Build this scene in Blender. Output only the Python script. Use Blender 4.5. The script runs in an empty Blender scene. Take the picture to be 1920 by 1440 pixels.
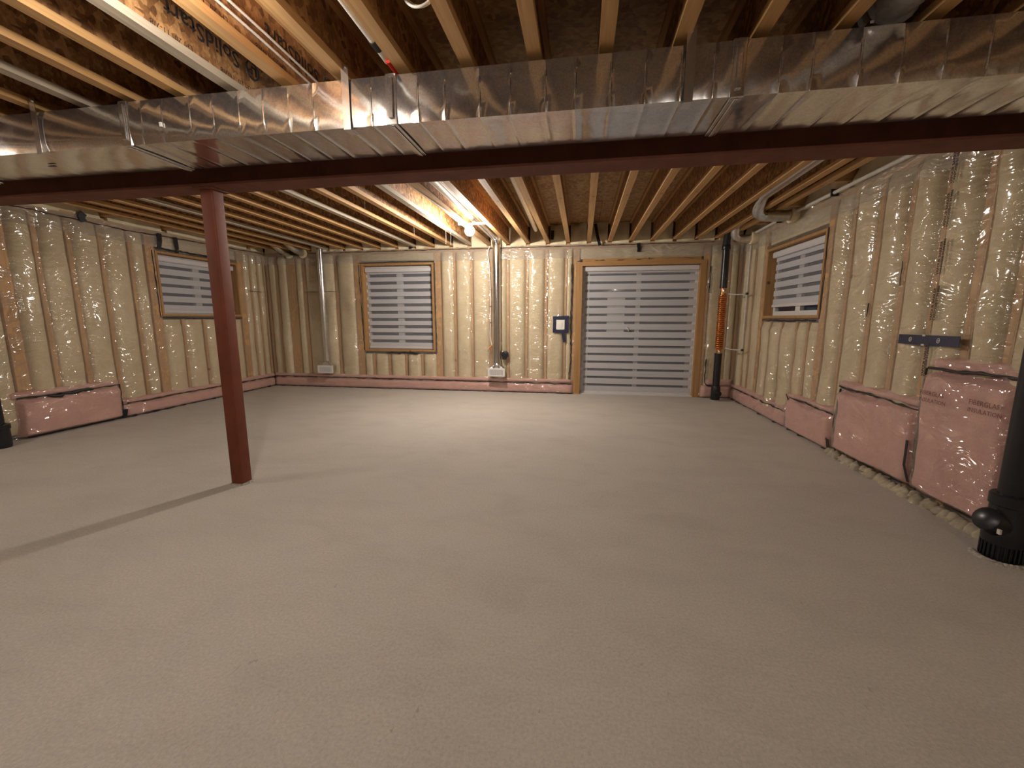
import bpy, bmesh, math, random
import numpy as np
from mathutils import Vector, Matrix

random.seed(7)
rng = np.random.default_rng(11)
C = bpy.context.scene.collection
SC = bpy.context.scene

# ------------------------------------------------------------------ camera, world, exposure
F_PX = 779.46
PITCH, YAW = 0.155305, -0.165248
CAM_H = 1.25
fwd = Vector((math.sin(YAW) * math.cos(PITCH), math.cos(YAW) * math.cos(PITCH), -math.sin(PITCH)))
right = Vector((math.cos(YAW), -math.sin(YAW), 0.0))
up = right.cross(fwd)
cam_data = bpy.data.cameras.new('camera')
cam_data.sensor_width = 36.0
cam_data.lens = F_PX / 1920 * 36.0
cam_data.clip_start = 0.02
cam = bpy.data.objects.new('camera', cam_data)
m = Matrix((right, up, -fwd)).transposed().to_4x4()
m.translation = Vector((0, 0, CAM_H))
cam.matrix_world = m
C.objects.link(cam)
SC.camera = cam

world = bpy.data.worlds.new('night')
SC.world = world
world.use_nodes = True
world.node_tree.nodes['Background'].inputs[0].default_value = (0.006, 0.007, 0.011, 1)
world.node_tree.nodes['Background'].inputs[1].default_value = 1.0

SC.view_settings.view_transform = 'Standard'
SC.view_settings.look = 'None'
SC.view_settings.gamma = 1.0
SC.view_settings.use_curve_mapping = False
SC.view_settings.exposure = 0.50

BULB_RADIANCE = {'far': 800.0, 'near': 385.0, 'side': 300.0, 'rear_fill': 450.0}   # three bare bulbs of the basement, one added fill bulb behind the camera
BULB_COLOR = (1.0, 0.925, 0.84)

# ------------------------------------------------------------------ dimensions (metres)
XL, XR, YB, YF = -5.75, 2.38, 7.0, -2.6        # stud faces of left, right, back, front walls
ZJ = 2.456                                     # underside of the joists
ZC = 2.758                                     # underside of the subfloor


# ------------------------------------------------------------------ materials
def new_mat(name):
    mt = bpy.data.materials.new(name)
    mt.use_nodes = True
    nt = mt.node_tree
    b = nt.nodes['Principled BSDF']
    return mt, nt, b


def N(nt, typ, **kw):
    n = nt.nodes.new(typ)
    for k, v in kw.items():
        if k in n.inputs.keys():
            n.inputs[k].default_value = v
        else:
            setattr(n, k, v)
    return n


def coords(nt, scale=(1, 1, 1), rot=(0, 0, 0), obj=True):
    tc = N(nt, 'ShaderNodeTexCoord')
    mp = N(nt, 'ShaderNodeMapping')
    mp.inputs['Scale'].default_value = scale
    mp.inputs['Rotation'].default_value = rot
    nt.links.new(tc.outputs['Object'], mp.inputs['Vector'])
    return mp.outputs['Vector']


def ramp(nt, fac, stops):
    r = N(nt, 'ShaderNodeValToRGB')
    el = r.color_ramp.elements
    while len(el) < len(stops):
        el.new(0.5)
    for e, (p, c) in zip(el, stops):
        e.position = p
        e.color = tuple(c) + (1,) if len(c) == 3 else c
    nt.links.new(fac, r.inputs['Fac'])
    return r.outputs['Color']


def noise(nt, vec, scale, detail=4.0, rough=0.55, dist=0.0):
    n = N(nt, 'ShaderNodeTexNoise')
    n.inputs['Scale'].default_value = scale
    n.inputs['Detail'].default_value = detail
    n.inputs['Roughness'].default_value = rough
    n.inputs['Distortion'].default_value = dist
    nt.links.new(vec, n.inputs['Vector'])
    return n.outputs['Fac']


def bump(nt, b, h, strength, dist=0.01):
    bp = N(nt, 'ShaderNodeBump')
    bp.inputs['Strength'].default_value = strength
    bp.inputs['Distance'].default_value = dist
    nt.links.new(h, bp.inputs['Height'])
    nt.links.new(bp.outputs['Normal'], b.inputs['Normal'])
    return bp


def mix_col(nt, fac, a, b, mode='MIX'):
    mx = N(nt, 'ShaderNodeMix', data_type='RGBA', blend_type=mode)
    for s, v in ((0, fac), (6, a), (7, b)):
        if isinstance(v, (int, float)):
            mx.inputs[s].default_value = v
        elif isinstance(v, tuple):
            mx.inputs[s].default_value = v + (1,) if len(v) == 3 else v
        else:
            nt.links.new(v, mx.inputs[s])
    return mx.outputs[2]


def plain(name, col, rough=0.6, metal=0.0, var=0.12, scale=30, bmp=0.0, spec=0.5):
    mt, nt, b = new_mat(name)
    v = coords(nt)
    f = noise(nt, v, scale, 3)
    lo = tuple(c * (1 - var) for c in col)
    hi = tuple(min(1, c * (1 + var)) for c in col)
    nt.links.new(ramp(nt, f, [(0.3, lo), (0.7, hi)]), b.inputs['Base Color'])
    b.inputs['Roughness'].default_value = rough
    b.inputs['Metallic'].default_value = metal
    b.inputs['Specular IOR Level'].default_value = spec
    if bmp:
        bump(nt, b, f, bmp, 0.004)
    return mt


def wood(name, dark, light, axis=1, rough=0.65):
    mt, nt, b = new_mat(name)
    s = [26.0, 26.0, 26.0]
    s[axis] = 1.3
    v = coords(nt, tuple(s))
    f = noise(nt, v, 1.6, 5, 0.6, 0.6)
    c = ramp(nt, f, [(0.25, dark), (0.75, light)])
    v2 = coords(nt)
    kn = N(nt, 'ShaderNodeTexVoronoi')
    kn.inputs['Scale'].default_value = 2.6
    nt.links.new(v2, kn.inputs['Vector'])
    k = ramp(nt, kn.outputs['Distance'], [(0.035, (1, 1, 1)), (0.075, (0, 0, 0))])
    c = mix_col(nt, k, c, tuple(x * 0.35 for x in dark))
    nt.links.new(c, b.inputs['Base Color'])
    b.inputs['Roughness'].default_value = rough
    bump(nt, b, f, 0.25, 0.004)
    return mt


def osb(name, dark, mid, light, sc=(1, 1, 1)):
    mt, nt, b = new_mat(name)
    v = coords(nt, sc)
    vo = N(nt, 'ShaderNodeTexVoronoi')
    vo.inputs['Scale'].default_value = 32
    vo.inputs['Randomness'].default_value = 1.0
    w = noise(nt, v, 9, 3, 0.6, 1.2)
    nt.links.new(v, vo.inputs['Vector'])
    st = noise(nt, coords(nt, (sc[0] * 14, sc[1] * 60, sc[2] * 22)), 1.0, 4, 0.6, 1.4)
    flake = mix_col(nt, 0.5, vo.outputs['Color'], st)
    bw = N(nt, 'ShaderNodeRGBToBW')
    nt.links.new(flake, bw.inputs['Color'])
    mth = N(nt, 'ShaderNodeMath', operation='MULTIPLY_ADD')
    nt.links.new(w, mth.inputs[0])
    mth.inputs[1].default_value = 0.5
    nt.links.new(bw.outputs['Val'], mth.inputs[2])
    c = ramp(nt, mth.outputs[0], [(0.5, dark), (0.72, mid), (0.98, light)])
    nt.links.new(c, b.inputs['Base Color'])
    b.inputs['Roughness'].default_value = 0.6
    bump(nt, b, mth.outputs[0], 0.25, 0.004)
    return mt


M = {}
M['flange'] = wood('joist_lumber', (0.40, 0.21, 0.075), (0.58, 0.345, 0.14), 1)
M['flange_grey'] = wood('joist_lumber_grey', (0.36, 0.29, 0.21), (0.52, 0.43, 0.32), 1)
M['stud'] = wood('stud_lumber', (0.42, 0.235, 0.10), (0.60, 0.37, 0.17), 2)
M['buck'] = wood('opening_lumber', (0.30, 0.155, 0.055), (0.47, 0.265, 0.10), 2)
M['buck_h'] = wood('opening_lumber_level', (0.30, 0.155, 0.055), (0.47, 0.265, 0.10), 0)
M['stud_h'] = wood('plate_lumber', (0.42, 0.235, 0.095), (0.60, 0.36, 0.155), 0)
M['stud_y'] = wood('plate_lumber_side', (0.42, 0.235, 0.095), (0.60, 0.36, 0.155), 1)
M['osb_web'] = osb('joist_web_board', (0.13, 0.055, 0.02), (0.29, 0.135, 0.047), (0.54, 0.30, 0.12))
M['osb_deck'] = osb('subfloor_board', (0.24, 0.13, 0.05), (0.40, 0.23, 0.09), (0.55, 0.36, 0.16))
M['sheath'] = plain('wall_sheathing', (0.22, 0.15, 0.08), 0.8)
M['front_wall'] = plain('front_wall_board', (0.42, 0.37, 0.30), 0.85)
M['ink'] = plain('black_ink', (0.025, 0.02, 0.02), 0.7)
M['pink_ink'] = plain('dark_red_ink', (0.16, 0.05, 0.04), 0.7)
M['black_tape'] = plain('black_tape', (0.012, 0.013, 0.018), 0.35, var=0.4, bmp=0.3)
M['blue_tape'] = plain('dark_blue_tape', (0.016, 0.02, 0.055), 0.4, var=0.4, bmp=0.3)
M['sealant'] = plain('black_sealant', (0.018, 0.015, 0.014), 0.5)
M['abs'] = plain('black_drain_plastic', (0.010, 0.011, 0.014), 0.32, var=0.3)
M['pvc'] = plain('white_plastic', (0.66, 0.63, 0.56), 0.35)
M['pvc_grey'] = plain('pale_grey_pipe', (0.52, 0.49, 0.43), 0.4)
M['cable'] = plain('white_cable_jacket', (0.75, 0.70, 0.63), 0.4)
M['red'] = plain('red_plastic', (0.62, 0.035, 0.02), 0.35)
M['vinyl'] = plain('white_vinyl', (0.70, 0.69, 0.68), 0.35, var=0.04)
M['band'] = plain('blind_fabric', (0.70, 0.695, 0.72), 0.85, var=0.04, scale=300)
M['blind_hard'] = plain('blind_rail_paint', (0.62, 0.60, 0.60), 0.45, var=0.03)
M['copper'] = plain('copper_tube', (0.62, 0.24, 0.08), 0.28, 1.0, 0.2)
M['brass'] = plain('solder_fitting', (0.65, 0.55, 0.46), 0.25, 1.0)
M['foam'] = plain('base_foam', (0.40, 0.345, 0.255), 0.9, var=0.4, scale=14, bmp=0.8)
M['conc_lump'] = plain('concrete_lump', (0.42, 0.38, 0.33), 0.9, var=0.3, scale=60, bmp=0.8)
M['handle'] = plain('satin_handle', (0.8, 0.8, 0.8), 0.25, 0.6)
M['sticker'] = plain('pale_paper_label', (0.74, 0.75, 0.70), 0.6, var=0.06, scale=8)
M['foil'] = plain('silver_film', (0.50, 0.48, 0.48), 0.3, 0.45, 0.15, 40, 0.6)
M['switch_white'] = plain('switch_plastic', (0.80, 0.78, 0.70), 0.35, var=0.03)
M['dark_box'] = plain('dark_box', (0.01, 0.01, 0.011), 0.4)
M['register'] = plain('register_paint', (0.74, 0.72, 0.70), 0.4, var=0.03)
M['register_dark'] = plain('register_gap', (0.30, 0.29, 0.29), 0.6)


def m_galv():
    mt, nt, b = new_mat('galvanised_steel')
    v = coords(nt)
    vo = N(nt, 'ShaderNodeTexVoronoi')
    vo.inputs['Scale'].default_value = 160
    nt.links.new(v, vo.inputs['Vector'])
    bw = N(nt, 'ShaderNodeRGBToBW')
    nt.links.new(vo.outputs['Color'], bw.inputs['Color'])
    big = noise(nt, v, 5, 4, 0.6)
    c = ramp(nt, bw.outputs['Val'], [(0.2, (0.60, 0.59, 0.58)), (0.8, (0.74, 0.73, 0.72))])
    nt.links.new(c, b.inputs['Base Color'])
    r = ramp(nt, big, [(0.3, (0.10, 0.10, 0.10)), (0.7, (0.19, 0.19, 0.19))])
    nt.links.new(r, b.inputs['Roughness'])
    b.inputs['Metallic'].default_value = 0.95
    w = noise(nt, coords(nt, (1.4, 1, 1)), 5.0, 2, 0.5)
    bump(nt, b, w, 0.12, 0.02)
    return mt


M['galv'] = m_galv()
M['galv_pipe'] = plain('bright_pipe_steel', (0.68, 0.67, 0.67), 0.2, 1.0, 0.05, 20, 0.05)
M['galv_old'] = plain('dull_vent_metal', (0.58, 0.54, 0.46), 0.34, 0.85, 0.12, 20, 0.15)


def m_steel(name, c0, c1, rough):
    mt, nt, b = new_mat(name)
    v = coords(nt)
    f = noise(nt, v, 6, 5, 0.65)
    c = ramp(nt, f, [(0.3, c0), (0.7, c1)])
    sp = N(nt, 'ShaderNodeTexVoronoi')
    sp.inputs['Scale'].default_value = 22
    nt.links.new(v, sp.inputs['Vector'])
    k = ramp(nt, sp.outputs['Distance'], [(0.045, (1, 1, 1)), (0.07, (0, 0, 0))])
    n2 = noise(nt, v, 3.0, 2)
    k2 = ramp(nt, n2, [(0.55, (0, 0, 0)), (0.62, (1, 1, 1))])
    k = mix_col(nt, 1.0, k, k2, 'MULTIPLY')
    c = mix_col(nt, k, c, (0.30, 0.20, 0.16))
    nt.links.new(c, b.inputs['Base Color'])
    b.inputs['Roughness'].default_value = rough
    b.inputs['Specular IOR Level'].default_value = 0.25
    bump(nt, b, noise(nt, v, 120, 2), 0.12, 0.003)
    return mt


M['post'] = m_steel('red_oxide_post', (0.115, 0.029, 0.014), (0.165, 0.043, 0.021), 0.55)
M['beam'] = m_steel('red_oxide_beam', (0.12, 0.044, 0.03), (0.185, 0.066, 0.044), 0.7)


def m_concrete():
    mt, nt, b = new_mat('concrete_floor')
    v = coords(nt)
    big = noise(nt, v, 0.55, 5, 0.6, 0.4)
    mid = noise(nt, coords(nt, (1.0, 1.9, 1), (0, 0, 0.5)), 2.0, 7, 0.66, 0.5)
    fine = noise(nt, v, 85, 5, 0.75)
    a = ramp(nt, big, [(0.3, (0.485, 0.45, 0.405)), (0.7, (0.55, 0.515, 0.465))])
    bcol = ramp(nt, mid, [(0.25, (0.86, 0.855, 0.85)), (0.52, (1, 1, 1)), (0.8, (1.05, 1.05, 1.05))])
    c = mix_col(nt, 0.8, a, bcol, 'MULTIPLY')
    fcol = ramp(nt, fine, [(0.28, (0.70, 0.69, 0.68)), (0.62, (1.12, 1.12, 1.12))])
    c = mix_col(nt, 0.7, c, fcol, 'MULTIPLY')
    # dark trowel flecks
    st = noise(nt, coords(nt, (9, 2.6, 1), (0, 0, -0.5)), 3.2, 3, 0.55, 2.0)
    k = ramp(nt, st, [(0.69, (0, 0, 0)), (0.76, (1, 1, 1))])
    c = mix_col(nt, mix_col(nt, 1.0, k, (0.5, 0.5, 0.5), 'MULTIPLY'), c, (0.24, 0.20, 0.165))
    nt.links.new(c, b.inputs['Base Color'])
    b.inputs['Roughness'].default_value = 0.82
    b.inputs['Specular IOR Level'].default_value = 0.3
    h = mix_col(nt, 0.5, fine, mid)
    bump(nt, b, h, 0.35, 0.006)
    return mt


M['concrete'] = m_concrete()


def m_batt(name, lo, hi):
    mt, nt, b = new_mat(name)
    v = coords(nt)
    f = noise(nt, v, 7, 6, 0.7, 0.3)
    fi = noise(nt, v, 90, 4, 0.7)
    c = ramp(nt, f, [(0.25, lo), (0.75, hi)])
    c = mix_col(nt, 0.45, c, ramp(nt, fi, [(0.25, (0.72, 0.72, 0.72)), (0.7, (1.1, 1.1, 1.1))]), 'MULTIPLY')
    nt.links.new(c, b.inputs['Base Color'])
    b.inputs['Roughness'].default_value = 1.0
    b.inputs['Specular IOR Level'].default_value = 0.05
    bump(nt, b, fi, 0.6, 0.01)
    return mt


M['batt'] = m_batt('cream_insulation', (0.66, 0.55, 0.355), (0.80, 0.695, 0.49))
M['pink'] = m_batt('pink_insulation', (0.68, 0.385, 0.345), (0.80, 0.49, 0.45))


def fresnel(nt, ior=1.45):
    """dielectric reflectance that is the same from both sides of a thin sheet"""
    g = N(nt, 'ShaderNodeNewGeometry')
    mr = N(nt, 'ShaderNodeMapRange')
    nt.links.new(g.outputs['Backfacing'], mr.inputs['Value'])
    mr.inputs['To Min'].default_value = ior
    mr.inputs['To Max'].default_value = 1 / ior
    fr = N(nt, 'ShaderNodeFresnel')
    nt.links.new(mr.outputs['Result'], fr.inputs['IOR'])
    return fr


def m_film(name='clear_poly_film', haze=0.13):
    mt = bpy.data.materials.new(name)
    mt.use_nodes = True
    nt = mt.node_tree
    nt.nodes.clear()
    out = N(nt, 'ShaderNodeOutputMaterial')
    tr = N(nt, 'ShaderNodeBsdfTransparent')
    tr.inputs['Color'].default_value = (0.97, 0.96, 0.94, 1)
    df = N(nt, 'ShaderNodeBsdfDiffuse')
    df.inputs['Color'].default_value = (0.62, 0.58, 0.52, 1)
    gl = N(nt, 'ShaderNodeBsdfGlossy')
    gl.inputs['Roughness'].default_value = 0.115
    gl.inputs['Color'].default_value = (1, 1, 1, 1)
    m1 = N(nt, 'ShaderNodeMixShader')
    m1.inputs[0].default_value = haze
    nt.links.new(tr.outputs[0], m1.inputs[1])
    nt.links.new(df.outputs[0], m1.inputs[2])
    m2 = N(nt, 'ShaderNodeMixShader')
    fr = fresnel(nt, 1.85)
    nt.links.new(fr.outputs[0], m2.inputs[0])
    nt.links.new(m1.outputs[0], m2.inputs[1])
    nt.links.new(gl.outputs[0], m2.inputs[2])
    nt.links.new(m2.outputs[0], out.inputs['Surface'])
    # wrinkles: stretched diagonal ridges that come and go over the sheet
    v = coords(nt)
    wn = N(nt, 'ShaderNodeTexNoise')
    wn.inputs['Scale'].default_value = 3.0
    nt.links.new(v, wn.inputs['Vector'])
    sub = N(nt, 'ShaderNodeVectorMath', operation='SCALE')
    nt.links.new(wn.outputs['Color'], sub.inputs[0])
    sub.inputs['Scale'].default_value = 0.35
    add = N(nt, 'ShaderNodeVectorMath', operation='ADD')
    nt.links.new(v, add.inputs[0])
    nt.links.new(sub.outputs[0], add.inputs[1])

    def folds(rot, sc, scale, ridged):
        mp = N(nt, 'ShaderNodeMapping')
        mp.inputs['Rotation'].default_value = rot
        mp.inputs['Scale'].default_value = sc
        nt.links.new(add.outputs[0], mp.inputs['Vector'])
        f = noise(nt, mp.outputs[0], scale, 1, 0.5)
        if not ridged:
            return f
        a = N(nt, 'ShaderNodeMath', operation='SUBTRACT')
        nt.links.new(f, a.inputs[0])
        a.inputs[1].default_value = 0.5
        ab = N(nt, 'ShaderNodeMath', operation='ABSOLUTE')
        nt.links.new(a.outputs[0], ab.inputs[0])
        return ab.outputs[0]

    r1 = folds((0.5, 0.5, 0), (3.2, 3.2, 15), 1.2, False)
    r2 = folds((-0.35, -0.4, 0), (4, 4, 17), 1.2, True)
    ad = N(nt, 'ShaderNodeMath', operation='ADD')
    nt.links.new(r1, ad.inputs[0])
    nt.links.new(r2, ad.inputs[1])
    msk = ramp(nt, noise(nt, v, 1.9, 2), [(0.38, (0.24, 0.24, 0.24)), (0.62, (1.0, 1.0, 1.0))])
    ml = N(nt, 'ShaderNodeMath', operation='MULTIPLY')
    nt.links.new(ad.outputs[0], ml.inputs[0])
    nt.links.new(msk, ml.inputs[1])
    bp = N(nt, 'ShaderNodeBump')
    bp.inputs['Strength'].default_value = 1.0
    bp.inputs['Distance'].default_value = 0.052
    nt.links.new(ml.outputs[0], bp.inputs['Height'])
    nt.links.new(bp.outputs['Normal'], gl.inputs['Normal'])
    return mt


M['film'] = m_film()
M['film_lap'] = m_film('doubled_poly_film', 0.24)


def m_sheer():
    mt = bpy.data.materials.new('sheer_blind_mesh')
    mt.use_nodes = True
    nt = mt.node_tree
    nt.nodes.clear()
    out = N(nt, 'ShaderNodeOutputMaterial')
    tr = N(nt, 'ShaderNodeBsdfTransparent')
    df = N(nt, 'ShaderNodeBsdfDiffuse')
    df.inputs['Color'].default_value = (0.42, 0.41, 0.42, 1)
    mx = N(nt, 'ShaderNodeMixShader')
    mx.inputs[0].default_value = 0.22
    nt.links.new(tr.outputs[0], mx.inputs[1])
    nt.links.new(df.outputs[0], mx.inputs[2])
    nt.links.new(mx.outputs[0], out.inputs['Surface'])
    return mt


M['sheer'] = m_sheer()
_nt = M['band'].node_tree
_b = _nt.nodes['Principled BSDF']
_t = N(_nt, 'ShaderNodeBsdfTranslucent')
_t.inputs['Color'].default_value = (0.70, 0.70, 0.72, 1)
_m = N(_nt, 'ShaderNodeMixShader')
_m.inputs[0].default_value = 0.34
_nt.links.new(_b.outputs[0], _m.inputs[1])
_nt.links.new(_t.outputs[0], _m.inputs[2])
_nt.links.new(_m.outputs[0], _nt.nodes['Material Output'].inputs['Surface'])


def m_glass():
    mt = bpy.data.materials.new('window_glass')
    mt.use_nodes = True
    nt = mt.node_tree
    nt.nodes.clear()
    out = N(nt, 'ShaderNodeOutputMaterial')
    tr = N(nt, 'ShaderNodeBsdfTransparent')
    tr.inputs['Color'].default_value = (0.9, 0.92, 0.92, 1)
    gl = N(nt, 'ShaderNodeBsdfGlossy')
    gl.inputs['Roughness'].default_value = 0.02
    fr = fresnel(nt)
    mx = N(nt, 'ShaderNodeMixShader')
    nt.links.new(fr.outputs[0], mx.inputs[0])
    nt.links.new(tr.outputs[0], mx.inputs[1])
    nt.links.new(gl.outputs[0], mx.inputs[2])
    nt.links.new(mx.outputs[0], out.inputs['Surface'])
    return mt


M['glass'] = m_glass()


def m_bulb(key):
    mt = bpy.data.materials.new('glowing_bulb_' + key)
    mt.use_nodes = True
    nt = mt.node_tree
    nt.nodes.clear()
    out = N(nt, 'ShaderNodeOutputMaterial')
    em = N(nt, 'ShaderNodeEmission')
    em.inputs['Color'].default_value = BULB_COLOR + (1,)
    em.inputs['Strength'].default_value = BULB_RADIANCE[key]
    nt.links.new(em.outputs[0], out.inputs['Surface'])
    return mt


# ------------------------------------------------------------------ mesh helpers
class MB:
    def __init__(self):
        self.v, self.f = [], []

    def add(self, vs, fs):
        o = len(self.v)
        self.v += [tuple(p) for p in vs]
        self.f += [tuple(i + o for i in q) for q in fs]
        return self

    def box(self, x0, x1, y0, y1, z0, z1, mp=None):
        vs = [(x, y, z) for x in (x0, x1) for y in (y0, y1) for z in (z0, z1)]
        if mp:
            vs = [mp(*p) for p in vs]
        return self.add(vs, [(0, 1, 3, 2), (4, 6, 7, 5), (0, 4, 5, 1), (2, 3, 7, 6), (0, 2, 6, 4), (1, 5, 7, 3)])

    def tube(self, pts, r, seg=12, caps=True):
        pts = [Vector(p) for p in pts]
        n = len(pts)
        rs = r if isinstance(r, (list, tuple)) else [r] * n
        rings = []
        prev = None
        for i, p in enumerate(pts):
            t = (pts[min(i + 1, n - 1)] - pts[max(i - 1, 0)])
            if t.length < 1e-9:
                t = Vector((0, 0, 1))
            t.normalize()
            if prev is None:
                a = Vector((0, 0, 1)) if abs(t.z) < 0.9 else Vector((1, 0, 0))
                u = t.cross(a).normalized()
            else:
                u = (prev - t * prev.dot(t)).normalized()
            prev = u
            w = t.cross(u)
            rings.append([p + (u * math.cos(2 * math.pi * k / seg) + w * math.sin(2 * math.pi * k / seg)) * rs[i]
                          for k in range(seg)])
        vs = [q for rg in rings for q in rg]
        fs = [(i * seg + k, i * seg + (k + 1) % seg, (i + 1) * seg + (k + 1) % seg, (i + 1) * seg + k)
              for i in range(n - 1) for k in range(seg)]
        if caps:
            fs.append(tuple(range(seg - 1, -1, -1)))
            fs.append(tuple((n - 1) * seg + k for k in range(seg)))
        return self.add(vs, fs)

    def lathe(self, c, prof, seg=20, axis='z'):
        """prof: list of (radius, height) along axis from c"""
        vs, fs = [], []
        for r, hh in prof:
            for k in range(seg):
                a = 2 * math.pi * k / seg
                x, y = r * math.cos(a), r * math.sin(a)
                p = {'z': (x, y, hh), 'y': (x, hh, y), 'x': (hh, x, y)}[axis]
                vs.append((c[0] + p[0], c[1] + p[1], c[2] + p[2]))
        n = len(prof)
        for i in range(n - 1):
            for k in range(seg):
                fs.append((i * seg + k, i * seg + (k + 1) % seg, (i + 1) * seg + (k + 1) % seg, (i + 1) * seg + k))
        fs.append(tuple(range(seg - 1, -1, -1)))
        fs.append(tuple((n - 1) * seg + k for k in range(seg)))
        return self.add(vs, fs)

    def mesh(self, name, mat, smooth=None, fix=True):
        me = bpy.data.meshes.new(name)
        me.from_pydata(self.v, [], self.f)
        me.update()
        if fix:
            bm = bmesh.new()
            bm.from_mesh(me)
            bmesh.ops.recalc_face_normals(bm, faces=bm.faces)
            bm.to_mesh(me)
            bm.free()
        if smooth is not None:
            for p in me.polygons:
                p.use_smooth = True
            me.set_sharp_from_angle(angle=math.radians(smooth))
        me.materials.append(mat)
        return me

    def build(self, name, mat, parent=None, smooth=None, fix=True):
        o = bpy.data.objects.new(name, self.mesh(name, mat, smooth, fix))
        C.objects.link(o)
        if parent is not None:
            o.parent = parent
        return o


def bend(pts, r=0.1, n=6):
    """round the corners of a polyline"""
    pts = [Vector(p) for p in pts]
    out = [pts[0]]
    for i in range(1, len(pts) - 1):
        a, b, c = pts[i - 1], pts[i], pts[i + 1]
        d1 = min(r, (a - b).length * 0.49)
        d2 = min(r, (c - b).length * 0.49)
        p, q = b + (a - b).normalized() * d1, b + (c - b).normalized() * d2
        for k in range(n + 1):
            t = k / n
            out.append(p * (1 - t) ** 2 + b * 2 * t * (1 - t) + q * t * t)
    out.append(pts[-1])
    return out


def empty(name, loc=(0, 0, 0)):
    o = bpy.data.objects.new(name, None)
    o.empty_display_size = 0.1
    C.objects.link(o)
    return o


def tag(o, label, cat, group=None):
    o['label'] = label
    o['category'] = cat
    if group:
        o['group'] = group
    return o


def struct(o):
    o['kind'] = 'structure'
    return o


def text(name, s, size, origin, xdir, ydir, mat, parent, align='LEFT', bold=0.0):
    cu = bpy.data.curves.new(name, 'FONT')
    cu.body = s
    cu.size = size
    cu.align_x = align
    cu.offset = bold
    cu.resolution_u = 2
    to = bpy.data.objects.new(name + '_tmp', cu)
    C.objects.link(to)
    bpy.context.view_layer.update()
    me = bpy.data.meshes.new_from_object(to.evaluated_get(bpy.context.evaluated_depsgraph_get()))
    bpy.data.objects.remove(to)
    X, Y = Vector(xdir).normalized(), Vector(ydir).normalized()
    Z = X.cross(Y)
    mt = Matrix((X, Y, Z)).transposed().to_4x4()
    mt.translation = Vector(origin)
    me.transform(mt)
    me.name = name
    me.materials.clear()
    me.materials.append(mat)
    o = bpy.data.objects.new(name, me)
    C.objects.link(o)
    o.parent = parent
    return o


def vnoise(x, y, seed):
    """smooth 2-D value noise, numpy, range -1..1"""
    r = np.random.default_rng(seed)
    tab = r.random((64, 64)) * 2 - 1
    xi, yi = np.floor(x).astype(int), np.floor(y).astype(int)
    fx, fy = x - xi, y - yi
    fx, fy = fx * fx * (3 - 2 * fx), fy * fy * (3 - 2 * fy)
    g = lambda a, b: tab[a % 64, b % 64]
    return (g(xi, yi) * (1 - fx) + g(xi + 1, yi) * fx) * (1 - fy) + (g(xi, yi + 1) * (1 - fx) + g(xi + 1, yi + 1) * fx) * fy


def sstep(a, b, x):
    t = np.clip((x - a) / (b - a), 0, 1)
    return t * t * (3 - 2 * t)


# ------------------------------------------------------------------ floor, ceiling
floor = struct(MB().box(XL - 0.2, XR + 0.2, YF - 0.2, YB + 0.2, -0.12, 0.0).build('floor', M['concrete']))

ceiling = struct(MB().box(XL - 0.2, XR + 0.2, YF - 0.2, YB + 0.2, ZC + 0.02, ZC + 0.05).build('ceiling', M['osb_deck']))
px0 = XL - 0.15
row = 0
y = YF - 0.15
while y < YB + 0.1:
    x = px0 - (1.2 if row % 2 else 0.0)
    while x < XR + 0.15:
        a, b = max(x, px0), min(x + 2.44, XR + 0.15)
        if b - a > 0.1:
            MB().box(a + 0.003, b - 0.003, y + 0.003, min(y + 1.22, YB + 0.15) - 0.003, ZC, ZC + 0.02).build(
                'subfloor_panel', M['osb_deck'], ceiling)
        x += 2.44
    y += 1.22
    row += 1

# I-joists: the web is the joist, its two flanges are sub-parts
joist_x = [0.075 + 0.325 * k for k in range(-17, 6)] + [1.985, 2.135]
Y0, Y1 = YF + 0.02, YB - 0.02
FH, FW, WT = 0.038, 0.064, 0.010
web_me = MB().box(-WT / 2, WT / 2, Y0, Y1, ZJ + FH - 0.008, ZC - FH + 0.008).mesh('joist_web', M['osb_web'])
joists = {}


def flange_mesh(mat, z0, nm):
    mb = MB()
    n = 24
    ys = np.linspace(Y0, Y1, n + 1)
    sd = random.randint(0, 9999)
    wob = vnoise(ys * 0.7, ys * 0 + 3.3, sd) * 0.0035
    for i in range(n):
        pass
    vs = []
    for i in range(n + 1):
        for (dx, dz) in ((-FW / 2, 0), (FW / 2, 0), (FW / 2, FH), (-FW / 2, FH)):
            vs.append((dx + wob[i], ys[i], z0 + dz + wob[i] * 0.3))
    fs = [(i * 4 + k, i * 4 + (k + 1) % 4, (i + 1) * 4 + (k + 1) % 4, (i + 1) * 4 + k) for i in range(n) for k in range(4)]
    fs += [(3, 2, 1, 0), tuple(n * 4 + k for k in range(4))]
    mb.add(vs, fs)
    return mb.mesh(nm, mat)


fl_bot = [flange_mesh(M['flange'], ZJ, 'bottom_flange') for _ in range(4)]
fl_grey = [flange_mesh(M['flange_grey'], ZJ, 'bottom_flange') for _ in range(2)]
fl_top = flange_mesh(M['flange'], ZC - FH - 0.001, 'top_flange')
for i, jx in enumerate(joist_x):
    k = i - 17
    o = bpy.data.objects.new('floor_joist', web_me)
    C.objects.link(o)
    o.parent = ceiling
    o.location.x = jx
    me = fl_grey[i % 2] if k in (-6, -9, -14) else fl_bot[i % 4]
    for nm, mm in (('bottom_flange', me), ('top_flange', fl_top)):
        c = bpy.data.objects.new(nm, mm)
        C.objects.link(c)
        c.parent = o
    joists[k] = o
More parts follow.
